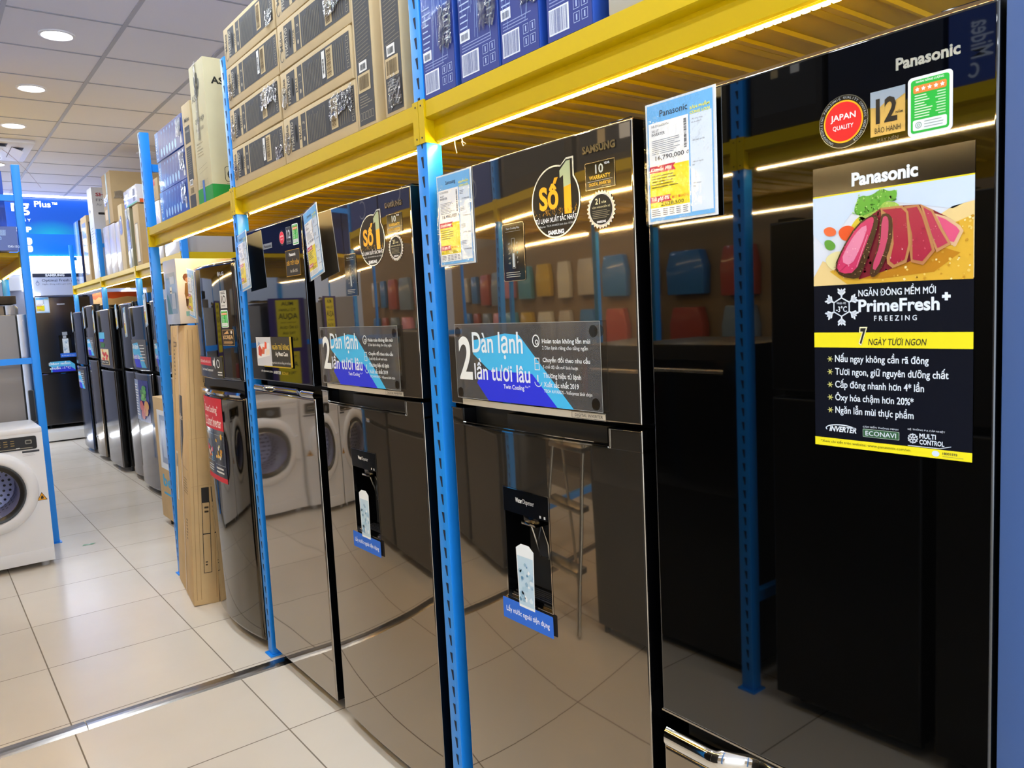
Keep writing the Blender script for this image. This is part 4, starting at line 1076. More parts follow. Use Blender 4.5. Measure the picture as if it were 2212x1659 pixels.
# ================================================================== CARTONS AND GOODS ON THE NEAR RACK
DKP = M('#3f3f42', 0.6); DKP2 = M('#343437', 0.6); TAN = M('#c8b48a', 0.7); WHT = M('#e6e6e4', 0.5); LTX = M('#9b9486', 0.7)
def carton(name, label, cat, loc, dim, mat, group=None, front=None, side=None, rz=0.0, rx=0.0, ry=0.0, bev=0.004, seam=True):
    """front face in the local plane x = 0 looking towards -x; origin at the middle of its lower edge"""
    dx, dy, dz = dim
    o = MB().box(0, dx, -dy / 2, dy / 2, 0, dz, mat).build(name, None, bev)
    o.location = loc; o.rotation_euler = (rx, ry, rz); tag(o, label, cat, group)
    if front:
        a = Art((0, dy / 2, 0), off=0.0006); front(a, dy, dz); a.build('printed_face', o)
    if side:
        a = Art((0, -dy / 2, 0), U=(1, 0, 0), Nn=(0, -1, 0), off=0.0006); side(a, dx, dz); a.build('printed_side', o)
    return o
def crumple(a, u0, v0, u1, v1, n, rg, l=8):
    """a patch of crumpled clear packing tape"""
    nx = ny = n; P = []
    for j in range(ny + 1):
        for i in range(nx + 1):
            p = a.P(u0 + (u1 - u0) * i / nx, v0 + (v1 - v0) * j / ny, l); j_ = 0.35 * (u1 - u0) / nx; P.append(p + a.N * rg.uniform(0, 0.003) + a.U * rg.uniform(-j_, j_) + a.V * rg.uniform(-j_, j_) * (3 if j in (0, ny) else 1))
    a.mb.add(P, [(j * (nx + 1) + i, j * (nx + 1) + i + 1, (j + 1) * (nx + 1) + i + 1, (j + 1) * (nx + 1) + i) for j in range(ny) for i in range(nx)], WRAP)
def fan_print(word, sticker, foil, seed):
    def fr(a, w, h):
        rg = random.Random(seed)
        b, t = h * .20, h * .90
        a.rect(w * .105, b, w * .985, t, DKP, 0)
        a.text('Midea', w * .082, b + .012, None, None, '#4a463c', 1, 'L', 0.01, 0, PI / 2) if False else None
        a.text('Midea', w * .075, h * .42, h * .155, h * .42, '#4a4438', 1, 'L', 0.012, 0, PI / 2)
        a.ring(w * .055, h * .30, w * .030, h * .13, w * .005, '#4a4438', 1, 24, 60, 330)
        a.text('FTS40-17VD', w * .155, h * .24, h * .15, h * .60, '#bdb6a4', 2, 'L', 0.02, 0, PI / 2)
        a.disc(w * .195, h * .55, w * .016, h * .20, M('#121212', .8), 2, 20)
        a.rect(w * .235, b, w * .275, t, TAN, 1); a.text(word, w * .268, h * .38, h * .13, h * .30, '#3b352a', 2, 'L', 0.02, 0, PI / 2)
        a.rect(w * .345, b, w * .358, t, TAN, 1)
        a.text('2', w * .325, h * .66, h * .10, None, '#b5ab94', 2, 'L', .02, .2, PI / 2); a.disc(w * .312, h * .36, w * .012, h * .05, M('#b5ab94', .6), 2, 14); a.line(w * .285, h * .55, w * .340, h * .55, .0008, LTX, 2)
        for k in range(11): a.rect(w * (.385 + .022 * k), b + h * .03, w * (.392 + .022 * k), t - h * (.03 + .14 * rg.random()), M('#6f6a5e', .7), 2)
        a.rect(w * .62, b, w * .665, t, DKP2, 1)
        x = .69
        a.rect(w * x, b + h * .06, w * (x + .085), t - h * .04, TAN, 2); a.barcode(w * (x + .008), b + h * .10, w * (x + .062), t - h * .08, M('#5d4a2c', .7), None, 3, True, 20)
        if sticker: a.rect(w * .632, b + h * .12, w * .672, t - h * .05, WHT, 4); a.barcode(w * .640, b + h * .2, w * .660, t - h * .2, M('#3a3a3a', .7), None, 5, True, 18)
        for k in range(5): a.rect(w * (.80 + .026 * k), b + h * .05, w * (.806 + .026 * k), t - h * (.05 + .1 * rg.random()), M('#77705f', .7), 2)
        for k in range(5): a.frame(w * .945, b + h * (.04 + .125 * k), w * .972, b + h * (.13 + .125 * k), .0012, '#a89f88', 2)
        if foil & 1: crumple(a, w * .015, b + h * .02, w * .11, b + h * .42, 7, rg)
        if foil & 2: crumple(a, w * .68, h * .50, w * .97, h * .86, 9, rg)
        if foil & 4: crumple(a, w * .86, b, w * .98, h * .5, 7, rg)
    return fr
def stack(yc, n, w, word, foil, where, zs=0.1555, jit=(0, .006, -.004, .003, 0)):
    pos = ('lowest', 'second from bottom', 'third from bottom', 'fourth from bottom', 'fifth from bottom')
    for k in range(n):
        carton('fan_box', 'black-printed fan carton, %s in the %s stack above the fridges' % (pos[k], where), 'box', (1.102, yc + jit[k], 1.9965 + zs * k), (0.62, w, zs - 0.003), CARDBOARD,
               'fan cartons in the two big stacks', fan_print(word[k], (k + len(where)) % 2 == 1 and k != 3, foil[k], k + len(where)), rz=(.004, -.006, .003, -.004, .005)[k])
stack(2.952, 4, .536, ('COLOR', 'MÀU', 'COLOR', 'COLOR'), (5, 3, 1, 4), 'left-hand')
stack(2.398, 5, .552, ('MÀU', 'MÀU', 'COLOR', 'MÀU', 'COLOR'), (3, 1, 2, 4, 0), 'right-hand')
def tall_print(seed, foil):
    def fr(a, w, h):
        rg = random.Random(seed)
        a.rect(w * .12, h * .02, w * .97, h, DKP, 0)
        for k in range(26):
            v = h * (.40 + .022 * k); a.line(w * .2, v, w * (.75 + .18 * rg.random()), v + w * .06, .0022, M('#7d7668', .7), 1)
        a.rect(w * .12, h * .80, w * .97, h * .84, TAN, 1)
        a.rect(w * .26, h * .335, w * .68, h * .395, WHT, 2); a.barcode(w * .32, h * .345, w * .62, h * .38, M('#3a3a3a', .7), None, 3)
        a.rect(w * .16, h * .215, w * .82, h * .325, TAN, 2); a.barcode(w * .22, h * .23, w * .76, h * .31, M('#5d4a2c', .7), None, 3)
        a.lines(w * .2, h * .12, w * .85, h * .20, 5, M('#8c8474', .7), 1, .4, .3)
        for k in range(5): a.frame(w * (.18 + .15 * k), h * .05, w * (.29 + .15 * k), h * .095, .001, '#a89f88', 1)
        if foil: crumple(a, w * .3, h * .04, w * .9, h * .22, 8, rg)
    return fr
carton('fan_box', 'upright narrow fan carton next to the right-hand stack of fan cartons', 'box', (1.102, 2.0605, 1.9965), (0.62, 0.112, 0.47), CARDBOARD, 'upright fan cartons', tall_print(1, False))
carton('fan_box', 'upright narrow fan carton right beside the nearest blue post', 'box', (1.102, 1.8975, 1.9965), (0.62, 0.105, 0.47), CARDBOARD, 'upright fan cartons', tall_print(2, True))

def blue_print(seed):
    def fr(a, w, h):
        rg = random.Random(seed); LB = M('#a9bfe8', .5); WT = M('#dfe6f2', .4)
        a.rect(w * .02, 0, w * .98, h * .42, M('#1f3286', .5, coat=.15), 0)
        a.poly([(w * .02, h * .42), (w * .98, h * .42), (w * .98, h * .52), (w * .02, h * .46)], M('#1f3286', .5, coat=.15), 0)
        a.barcode(w * .08, h * .035, w * .48, h * .150, M('#5c6aa0', .5), WT, 1, False, 20)
        for i in range(2):
            for j in range(2): a.frame(w * (.60 + .17 * i), h * (.04 + .065 * j), w * (.73 + .17 * i), h * (.09 + .065 * j), .0012, '#9fb2dc', 1); a.line(w * (.665 + .17 * i), h * (.05 + .065 * j), w * (.665 + .17 * i), h * (.08 + .065 * j), .004, '#9fb2dc', 1)
        a.lines(w * .08, h * .165, w * .85, h * .215, 3, M('#7f8ec4', .5), 1, .25, .35)
        a.rect(w * .04, h * .225, w * .30, h * .285, WT, 2); a.barcode(w * .08, h * .235, w * .26, h * .27, M('#58607c', .5), None, 3)
        for k in range(8):
            v = h * (.30 + .034 * k); a.rect(w * .06, v, w * (.22 + .12 * rg.random()), v + h * .008, LB, 1); a.rect(w * (.74 - .05 * rg.random()), v, w * .86, v + h * .008, LB, 1)
        a.text('FS40-15Q', w * .30, h * .60, h * .028, w * .42, WT, 1, 'L', .02)
        a.disc(w * .20, h * .74, w * .13, w * .13, M('#6fa0e6', .4), 1, 28); a.text('Adjustable fan', w * .38, h * .775, h * .024, w * .52, LB, 1, 'L'); a.text('head angle', w * .38, h * .735, h * .024, w * .38, LB, 1, 'L')
        a.disc(w * .20, h * .90, w * .13, w * .13, M('#6fa0e6', .4), 1, 28)
        for k in range(14):
            u = w * rg.uniform(.1, .9); a.line(u, h * rg.uniform(.15, .5), u + w * rg.uniform(-.2, .2), h * rg.uniform(.5, .95), .0009, M('#9fbcf0', .15), 4)
        crumple(a, w * .55, h * .25, w * .95, h * .5, 8, rg, 5)
    return fr
for k, (y, w, lab) in enumerate(((1.6690, .147, 'blue fan carton right of the nearest blue post, first of the four'), (1.4980, .157, 'blue fan carton second from the nearest blue post'), (1.3465, .135, 'blue fan carton third from the nearest blue post'), (1.1875, .137, 'blue fan carton fourth from the nearest post, beside the grey carton'))):
    carton('fan_box', lab, 'box', (1.102, y, 1.9965), (0.5, w, 0.40), BLUEBOX, 'blue fan cartons over the near fridges', blue_print(k + 3))
carton('carton', 'plain grey-beige carton right of the four blue fan cartons', 'box', (1.104, 0.96, 1.9965), (0.5, 0.24, 0.35), GREYBOX)

def fan_row_print(seed):
    def fr(a, w, h):
        rg = random.Random(seed); LB = M('#a8cdf2', .35)
        a.rect(0, h * .01, w * .12, h * .99, M('#2f86dc', .3, coat=.8), 0); a.rect(w * .12, h * .01, w, h * .99, M('#1d3f9a', .3, coat=.8), 0)
        a.text('Midea', w * .085, h * .30, h * .22, h * .52, '#d5e6f8', 1, 'L', .015, 0, PI / 2); a.ring(w * .06, h * .18, w * .035, h * .11, w * .008, '#d5e6f8', 1, 20, 60, 330)
        for k in range(6):
            u = w * (.22 + .105 * k); a.disc(u, h * .22, w * .030, h * .15, LB, 1, 22); a.line(u + w * .03, h * .36, u + w * .05, h * .85, .0022, LB, 1); a.disc(u + w * .052, h * .86, w * .014, h * .06, M('#7fb0e2', .35), 1, 14)
        for k in range(9):
            u = w * rg.uniform(.15, .95); a.line(u, h * rg.uniform(.1, .5), u + w * rg.uniform(-.03, .05), h * rg.uniform(.6, .95), .0008, M('#8fc0f0', .15), 2)
        a.rect(w * .92, h * .1, w * .965, h * .45, WHT, 2)
        crumple(a, w * .80, h * .3, w * .97, h * .9, 7, rg, 4)
    return fr
for k, lab in enumerate(('lowest', 'middle', 'topmost')):
    carton('fan_box', 'glossy blue fan carton, %s of the stack of three by the far post' % lab, 'box', (1.106 + .004 * (k == 1), 4.155, 1.9965 + .152 * k), (0.55, .498, .149), BLUEBOX2, 'stack of three blue fan cartons', fan_row_print(k))
def narrow_print(a, w, h):
    a.text('Midea', w * .28, h * .82, h * .045, w * .55, '#3a362c', 1, 'L', .01); a.ring(w * .22, h * .84, w * .10, h * .04, .0014, '#3a362c', 1, 20, 60, 330)
    a.rect(w * .22, h * .62, w * .80, h * .78, DKP, 0); a.rect(w * .22, h * .26, w * .80, h * .585, DKP, 0); a.rect(w * .2, h * .0, w * .86, h * .12, DKP, 0)
    a.text('FS40', w * .5, h * .72, h * .022, w * .38, '#a9a294', 1, 'C'); a.lines(w * .28, h * .32, w * .74, h * .56, 12, M('#7b7668', .7), 1, .3, .35)
    a.rect(w * .34, h * .215, w * .68, h * .27, WHT, 1); a.barcode(w * .38, h * .225, w * .64, h * .26, M('#3a3a3a', .7), None, 2)
    a.rect(w * .28, h * .125, w * .80, h * .20, TAN, 1); a.barcode(w * .34, h * .135, w * .74, h * .19, M('#5d4a2c', .7), None, 2)
carton('fan_box', 'narrow upright brown fan carton between the blue stack and the tall green-based box', 'box', (1.104, 3.8185, 1.9965), (0.5, .135, .475), CARDBOARD, None, narrow_print)
def tall_front(a, w, h):
    a.rect(0, 0, w, h * .105, M('#1f8f3a', .6), 0)
    for k in range(5): a.disc(w * (.48 + .12 * math.cos(k * 1.2566)), h * .84 + w * .14 * math.sin(k * 1.2566), w * .075, w * .12, M('#6c6a5c', .6), 1, 18)
    a.text('ASIA', w * .10, h * .735, h * .050, w * .42, '#5d5846', 1, 'L', .01); a.text('QUẠT HỘP', w * .20, h * .565, h * .055, w * .62, '#6a6450', 1, 'L', .02); a.text('Model: F16001', w * .2, h * .515, h * .026, w * .55, '#8a8268', 1)
    a.lines(w * .18, h * .33, w * .62, h * .44, 5, M('#a39878', .7), 1, .4, .25); a.line(w * .2, h * .25, w * .78, h * .27, .0012, '#8a7f60', 1); a.line(w * .2, h * .215, w * .78, h * .235, .0012, '#8a7f60', 1)
    for k in range(5): a.frame(w * (.2 + .12 * k), h * .12, w * (.28 + .12 * k), h * .16, .0012, '#8a7f60', 1)
    a.rect(w * .36, 0, w * .5, h * .16, M('#2f62a8', .25), 2)
    crumple(a, w * .36, h * .45, w * .50, h, 10, random.Random(2), 4)
def tall_side(a, w, h):
    a.rect(0, 0, w, h * .105, M('#1f8f3a', .6), 0)
    a.text('ASIA', .030, h * .815, .031, .100, '#22221c', 1, 'L', .03)
    for k in range(7): a.disc(.085 - .0008 * k, h * (.475 - .032 * k), .0022, .0028, '#2a2a22', 1, 12)
    a.rect(.058, h * .125, .120, h * .235, '#3a3a30', 1, .012); a.rect(.0605, h * .129, .1175, h * .231, CARDBOARD_PALE, 2, .010)
    a.ring(.089, h * .178, .020, .022, .006, '#2a2a22', 3, 28, 10, 330); a.rect(.075, h * .174, .104, h * .183, '#2a2a22', 3); a.text('energy saving', .089, h * .108, .006, .05, '#3a3a30', 1, 'C')
carton('fan_box', 'tall pale fan box with a green base, lettered AS, behind the middle post', 'box', (1.104, 3.6215, 1.9965), (0.40, .208, .605), CARDBOARD_PALE, None, tall_front, tall_side, bev=.006)

# ------------------------------------------------------------------ leaning cartons at the far post
ELEC = card_mat('corrugated_tan', '#cfae7c', .09)
def strapname(o, pts, mat, label, w=.010):
    m = MB(); vs = []
    for p in pts: vs += [(p[0], p[1] - w / 2, p[2]), (p[0], p[1] + w / 2, p[2])]
    m.add(vs, [(2 * i, 2 * i + 1, 2 * i + 3, 2 * i + 2) for i in range(len(pts) - 1)], mat)
    return tag(m.build('strap', o, fix=False), label)
def lean_front(which):
    def fr(a, w, h):
        if which:
            a.rect(w * .05, h * .62, w * .42, h * .745, M('#4a4a4c', .6), 0); a.poly([(w * .05, h * .62), (w * .42, h * .62), (w * .42, h * .60), (w * .2, h * .53), (w * .05, h * .50)], M('#4a4a4c', .6), 0)
            a.text('elec', w * .23, h * .655, h * .022, w * .3, '#e8d8b8', 1, 'C', .02); a.line(w * .25, h * .535 - .07, w * .8, h * .535 - .075, .002, '#3a3a40', 1); a.lines(w * .3, h * .39, w * .75, h * .45, 6, M('#8a7350', .7), 1, .3, .3)
            a.lines(w * .45, h * .22, w * .62, h * .30, 7, M('#6a5a40', .7), 1, .3, .4)
        else:
            a.frame(w * .50, h * .80, w * .72, h * .955, .002, '#5a4c38', 0); a.lines(w * .53, h * .81, w * .69, h * .945, 9, M('#6a5a40', .7), 1, .2, .35)
            a.ring(w * .86, h * .93, w * .07, h * .035, .002, '#4a4038', 1, 22); a.text('CO', w * .86, h * .92, h * .02, None, '#4a4038', 1, 'C', .01)
            a.rect(w * .30, h * .33, w * .55, h * .52, '#e0d6c0', 1); a.barcode(w * .35, h * .46, w * .50, h * .51, M('#4a4a50', .7), None, 2)
    return fr
def lean_side(a, w, h):
    a.poly([(w * .62, h * .935), (w * .80, h * .91), (w * .71, h * .955)], '#1c1812', 0); a.rect(w * .69, h * .895, w * .73, h * .925, '#1c1812', 0); a.rect(w * .60, h * .885, w * .84, h * .889, '#1c1812', 0)
    a.text('Z', w * .66, h * .85, h * .02, None, '#2a2218', 0, 'L', .01); a.frame(w * .64, h * .80, w * .82, h * .842, .002, '#2a2218', 0); a.rect(w * .68, h * .785, w * .86, h * .797, '#1c1812', 0)
    a.rect(w * .42, h * .372, w * .72, h * .425, '#26231f', 0); a.frame(w * .42, h * .115, w * .74, h * .372, .003, '#26231f', 0); a.rect(w * .43, h * .255, w * .74, h * .259, '#26231f', 0)
    a.lines(w * .5, h * .14, w * .6, h * .16, 2, M('#3a3020', .7), 1); a.lines(w * .52, h * .33, w * .7, h * .36, 2, M('#3a3020', .7), 1)
    for u in (.13, .30, .90): a.line(w * u, h * .02, w * (u - .015), h * .985, .0022, M('#a9875a', .8), 0)
    a.line(w * .05, h * .43, w * .95, h * .437, .0016, M('#b8966a', .8), 0); a.line(w * .05, h * .60, w * .95, h * .607, .0016, M('#b8966a', .8), 0)
LEAN = math.atan(0.073 / 1.44)
cA = carton('carton', 'tall leaning flat carton with a white strap, up-arrow on its narrow side', 'box', (1.0295, 4.241, 0.004), (.125, .300, 1.446), ELEC, None, lean_front(1), lean_side, ry=LEAN, rz=-.124, bev=.006)
strapname(cA, [(-.004, .06 + .03 * t + .012 * math.sin(t * 5), 1.44 * (1 - t)) for t in [i / 14 for i in range(15)]], M('#e6d9c8', .5), 'white plastic strap')
cB = carton('carton', 'tall leaning flat carton with a yellow strap, behind the far blue post', 'box', (1.0625, 4.508, 0.004), (.125, .230, 1.446), ELEC, None, lean_front(0), None, ry=LEAN, rz=-.124, bev=.006)
strapname(cB, [(-.004, .030 - .01 * t, 1.44 - .62 * t) for t in [i / 10 for i in range(11)]], M('#e2c22e', .4), 'yellow plastic strap')
PINK = card_mat('pale_pink_card', '#eddcc9', .03)
def pink_front(a, w, h):
    a.rect(0, 0, w, h, M('#b3bac8', .25, coat=.6), 0)
    a.rect(w * .12, h * .16, w * .88, h * .80, M('#8aa3ba', .2, coat=.8), 1); a.poly([(w * .12, h * .16), (w * .5, h * .16), (w * .3, h * .4), (w * .12, h * .5)], M('#4f7f8c', .2), 2)
    a.rect(w * .52, h * .24, w * .80, h * .48, M('#a9b3c4', .3), 3); a.rect(w * .46, h * .62, w * .80, h * .74, M('#b3c0d0', .3), 3); a.text('Midea', w * .16, h * .70, h * .03, w * .22, '#2f7f9a', 3)
    a.rect(w * .42, h * .48, w * .58, h * .58, '#e2dfd2', 4); a.rect(w * .44, h * .50, w * .54, h * .525, '#26221e', 5)
def pink_side(a, w, h):
    u = .038
    a.poly([(u - .01, .235), (u + .012, .24), (u - .008, .225)], '#7f9fae', 0)
    a.disc(u + .008, h * .71, .016, .019, M('#7d4a26', .6), 1, 20); a.poly([(u, h * .62), (u + .02, h * .64), (u + .05, h * .62), (u + .05, h * .36), (u + .0, h * .36), (u - .006, h * .46)], M('#94652a', .6), 0)
    a.disc(u + .012, h * .67, .010, .012, M('#c98a5a', .6), 2, 16); a.disc(u + .012, h * .40, .010, .007, M('#e8b890', .6), 2, 14)
    a.poly([(u - .002, h * .38), (u + .05, h * .40), (u + .06, h * .22), (u + .012, h * .20), (u + .0, h * .24)], M('#c9a060', .6), 1); a.poly([(u - .002, h * .38), (u + .015, h * .38), (u + .004, h * .26), (u - .002, h * .27)], M('#5c3416', .6), 2)
    a.rect(u - .006, h * .115, u + .06, h * .19, M('#93c4b8', .5), 1); a.text('Midea', u + .012, h * .13, h * .045, None, '#dff0ea', 2, 'L', .02)
carton('carton', 'white-pink box with a seated figure printed on it, on top of the leaning cartons', 'box', (1.068, 4.205, 1.456), (.46, .235, .325), PINK, None, pink_front, pink_side)
carton('carton', 'plain brown carton under the white-pink box, behind the leaning cartons', 'box', (1.30, 4.30, 0.003), (.40, .60, 1.450), CARDBOARD2)
def beko_front(a, w, h):
    a.rect(w * .12, h * .42, w * .86, h * .90, '#e6ebf2', 0); a.rect(w * .2, h * .47, w * .80, h * .86, M('#7c90b4', .3), 1); a.rect(w * .26, h * .52, w * .74, h * .82, M('#a9bad6', .3), 2)
    a.text('beko', w * .14, h * .27, h * .10, w * .66, '#3aa6d6', 1, 'L', .03); a.rect(w * .14, h * .205, w * .9, h * .222, '#3aa6d6', 1)
bk = carton('carton', 'brown carton with blue lettering and a picture, standing behind the far blue post', 'box', (1.345, 5.705, 0.05), (.5, .75, .89), ELEC, None, beko_front, None)
for y in (-.25, .25):
    for x in (.05, .42): MB().cyl((x, y, -.0505), 'z', .03, .051, MATT_BLACK, 14).build('foot', bk)

# ================================================================== WASHING MACHINES AND THE LEFT RACK
WM = M('#e9e9ec', .28)
def washer(x, label, detail=True):
    r = thing('washing_machine', label, 'washing machine', (x, 5.5, 0), PI / 2, 'washing machines in a row')
    w, h, d = .598, .872, .52
    hw = w / 2
    cb = MB(); z0_, z1_ = .035, h - .03
    v8 = [(x, y, z) for x in (0, d) for y in (-hw, hw) for z in (z0_, z1_)]
    cb.add(v8, [(4, 6, 7, 5), (0, 4, 5, 1), (2, 3, 7, 6), (0, 2, 6, 4), (1, 5, 7, 3)], WM)
    an = sorted([2 * PI * i / 56 for i in range(56)] + [math.atan2(zc - .5, yc) % (2 * PI) for yc in (-hw, hw) for zc in (z0_, z1_)])
    ring = []
    for t in an:
        cy, cz = math.cos(t), math.sin(t)
        k = min((hw / abs(cy)) if abs(cy) > 1e-6 else 9, ((z1_ - .5) / cz) if cz > 1e-6 else ((.5 - z0_) / -cz if cz < -1e-6 else 9))
        ring.append((k * cy, .5 + k * cz))
    n_ = len(an)
    cb.add([(0, .171 * math.cos(t), .5 + .171 * math.sin(t)) for t in an] + [(0, p[0], p[1]) for p in ring], [(i, (i + 1) % n_, n_ + (i + 1) % n_, n_ + i) for i in range(n_)], WM)
    cb.build('cabinet', r)
    MB().box(-.004, d + .002, -hw - .001, hw + .001, h - .034, h, WM).build('top', r, .009)
    kp = MB(); kp.box(-.0025, .01, -hw + .006, hw - .006, .036, .115, WM); kp.build('kick_plate', r, .004)
    a = Art((-.003, hw, 0), off=.001)
    a.rect(.165, .742, .565, .822, M('#1c150c', .25, spec=.3), 0, .012)
    pr = a
    pr.rect(.30, .760, .302, .815, '#6a5a3a', 1)
    for i in range(4):
        for j in range(3): pr.rect(.325 + .035 * i, .772 + .014 * j, .345 + .035 * i, .776 + .014 * j, '#a98a4a', 1)
    pr.rect(.505, .775, .54, .800, '#8d8a80', 1, .006); pr.rect(.51, .780, .535, .795, '#26221c', 2, .005); pr.lines(.32, .748, .55, .756, 1, '#9a9180', 1, .1, .6)
    pr.rect(.455, .752, .475, .757, '#e8e8e8', 2); pr.disc(.235, .782, .022, .022, M('#9a9a9a', .2, metal=.8), 1, 28)
    pr.rect(.020, .755, .150, .805, '#d9d9de', 0, .006)
    for k in range(3): pr.disc(.318, .772 + .013 * k, .003, .003, '#e8e0c0', 1, 10)
    pr.build('control_panel', r)
    a = Art((0, hw, 0), off=.0012); a.rect(.485, .722, .575, .734, '#3a3c44', 0); a.lines(.488, .700, .56, .716, 2, '#b9b9c0', 0, .3, .25); a.build('model_label', r)
    a = Art((0, hw, 0), off=.0012); a.poly([(.535, .418), (.590, .418), (.5625, .468)], '#2a2210', 0); a.poly([(.540, .4205), (.585, .4205), (.5625, .462)], '#f0a81c', 1); a.poly([(.556, .426), (.569, .426), (.571, .436), (.5635, .450), (.555, .437)], '#2a2210', 2); a.build('warning_sticker', r)
    c = (0.0, 0.0, .50)
    dr = MB(); dr.lathe([(.252, -.001), (.252, .010), (.244, .024), (.225, .036), (.200, .040), (.182, .034), (.172, .018), (.168, .000)], c, 'x', WM, 64, -1); do = dr.build('door', r)
    hg = MB(); hg.prism([(.20 * math.cos(t), .50 + .20 * math.sin(t)) for t in [-.35 + .05 * i for i in range(15)]] + [(.285 * math.cos(t), .50 + .262 * math.sin(t)) for t in [.35 - .05 * i for i in range(15)]], 'x', -.022, .002, WM)
    ho = hg.build('hinge_cover', do)
    rr = MB(); rr.lathe([(.186, .030), (.183, .040), (.168, .041), (.150, .028)], c, 'x', M('#3c3a38', .25, metal=.6), 56, -1); rr.build('door_ring', do)
    dk = MB(); dk.lathe([(.171, .001), (.166, -.02), (.150, -.10), (.148, -.26), (.0, -.28)], c, 'x', M('#b9bde0', .35, metal=.25), 48, -1)
    for i in range(5):
        for j in range(20):
            t = 2 * PI * (j + .5 * (i % 2)) / 20; rad, x = (.1475, .12 + .034 * i)
            p = Vector((x, rad * math.cos(t), .50 + rad * math.sin(t))); u = Vector((1, 0, 0)); v = Vector((0, -math.sin(t), math.cos(t))); nrm = Vector((0, -math.cos(t), -math.sin(t)))
            dk.add([p + nrm * .0012 + u * .008 * math.cos(q) + v * .008 * math.sin(q) for q in [k * PI / 4 for k in range(8)]], [tuple(range(8))], M('#10121e', .6))
    for i in range(4):
        for j in range(6 + 6 * i):
            t = 2 * PI * j / (6 + 6 * i); rad = .03 + .032 * i; p = Vector((.258 + .004 * i * 0, rad * math.cos(t), .50 + rad * math.sin(t)))
            dk.add([p + Vector((0, .008 * math.cos(q), .008 * math.sin(q))) for q in [k * PI / 4 for k in range(8)]], [tuple(range(8))], M('#10121e', .6))
    dk.build('drum', r, fix=False)
    gl = MB(); gl.lathe([(.152, .027), (.145, .022), (.120, .012), (.07, .006), (.0, .004)], c, 'x', clear_dome, 48, -1); gl.build('door_glass', do)
    for y in (-hw + .05, hw - .05):
        MB().cyl((.06, y, 0), 'z', .022, .037, M('#b9b9bd', .5), 16).build('foot', r); MB().cyl((d - .06, y, 0), 'z', .022, .037, MATT_BLACK, 16).build('foot', r)
    return r
clear_dome = clear_film('washer_door_glass', .8, .03, 0.0, (.86, .86, .92, 1))
washer(.272, 'white front-loading washing machine in front of the left blue rack post')
washer(-.345, 'second white washing machine, mirrored in the steel lower door of the fridge')
washer(-.965, 'third white washing machine, mirrored at the edge of the steel fridge door')

# grey side-by-side fridge under the left rack, its side towards the camera
GSIDE = M('#8a8480', .45); GDOOR = wavy_steel('grey_satin_steel', '#a9adb8', .25, .05)
def left_fridge(label, x1, y0, w, h, d=.66, handle=True):
    F = Fridge('refrigerator', label, x1, y0 + w / 2, w, h, d, 0.03, PI, 'grey refrigerators of the left rack')
    F.cabinet(.075, GSIDE)
    F.door(.06, h * .53, GDOOR, 'lower_door', r=.02, side=GDOOR); F.door(h * .535, h - .004, GDOOR, 'upper_door', r=.02, side=GDOOR)
    if handle:
        a = Art((0, w / 2, 0), U=(-1, 0, 0), Nn=(0, 1, 0), off=.001)
        a.rect(-.058, .84, -.022, 1.06, M('#5c5e62', .3), 0, .012); a.rect(-.054, .845, -.027, 1.055, M('#232528', .5), 1, .010); a.build('side_grip', F.root)
    return F
left_fridge('grey fridge seen from its side behind the left blue end frame', .640, 6.14, .70, 1.575)
left_fridge('dark grey fridge of the left rack, half hidden behind the first grey fridge', .640, 6.88, .60, 1.66, handle=False)
carton('fan_box', 'dark blue carton standing highest on the left rack', 'box', (.02, 6.26, 1.9865), (.55, .22, .53), BLUEBOX, 'blue cartons on the left rack')
for k, (x, w_) in enumerate(((-1.28, .60), (-.66, .62))):
    carton('fan_box', ('first', 'second')[k] + ' navy carton on the inner left rack, mirrored in the steel fridge doors', 'box', (x, 6.40, 1.9865), (w_, .5, .56), M('#1d2c66', .4), 'navy cartons mirrored in the doors')
left_fridge('grey fridge behind the purple offer board, seen only mirrored', -.16, 6.15, .70, 1.62, handle=False)
def fs_print(a, w, h):
    a.rect(0, 0, w, h, M('#27408f', .3, coat=.8), 0); a.text('e', w * .82, h * .45, h * .13, None, '#8fb0e0', 1, 'L', .01); a.text('FS40-15Q', w * .90, h * .10, h * .12, .065, '#c9d6ee', 1, 'L', .02)
    for k in range(9): a.line(w * (.84 + .006 * k), h * .62, w * (.845 + .006 * k), h * .86, .0016, M('#a9c4ea', .2), 1)
carton('fan_box', 'blue carton lying at the end of the left rack shelf, lettered FS40', 'box', (.025, 6.085, 1.9865), (.585, .10, .155), BLUEBOX, 'blue cartons on the left rack', None, fs_print)
# purple board with yellow offer sheets hanging on the rack end frame (mirrored in three fridges)
pb = thing('offer_board', 'purple board with yellow offer sheets on the left rack end, mirrored in the fridges', 'sign', (-.19, 6.02, .92))
MB().box(-.15, .15, .0, .006, 0, .70, M('#3d2a66', .5)).build('board', pb)
a = Art((-.15, -.001, 0), U=(1, 0, 0), Nn=(0, -1, 0), off=.001)
a.rect(.05, .30, .24, .685, '#d9c41e', 0); a.rect(.07, .0, .25, .27, '#d9c41e', 0)
for i, (s_, h_) in enumerate((('MUA', .032), ('TỦ LẠNH', .034), ('AQUA', .055), ('THƯƠNG TẶNG', .016), ('12 BỘ QUÀ', .034), ('TRỊ GIÁ', .030), ('6.670.000', .032))):
    a.text(s_, .145, (.640, .590, .525, .497, .450, .405, .355)[i], h_, (.10, .14, .16, .13, .15, .11, .14)[i], '#2a2410', 1, 'C', .02)
a.text('TỦ LẠNH', .16, .215, .030, .13, '#2a2410', 1, 'C', .02); a.text('AQUA', .16, .14, .05, .14, '#2a2410', 1, 'C', .02); a.text('TRỊ GIÁ', .16, .085, .03, .1, '#2a2410', 1, 'C', .02)
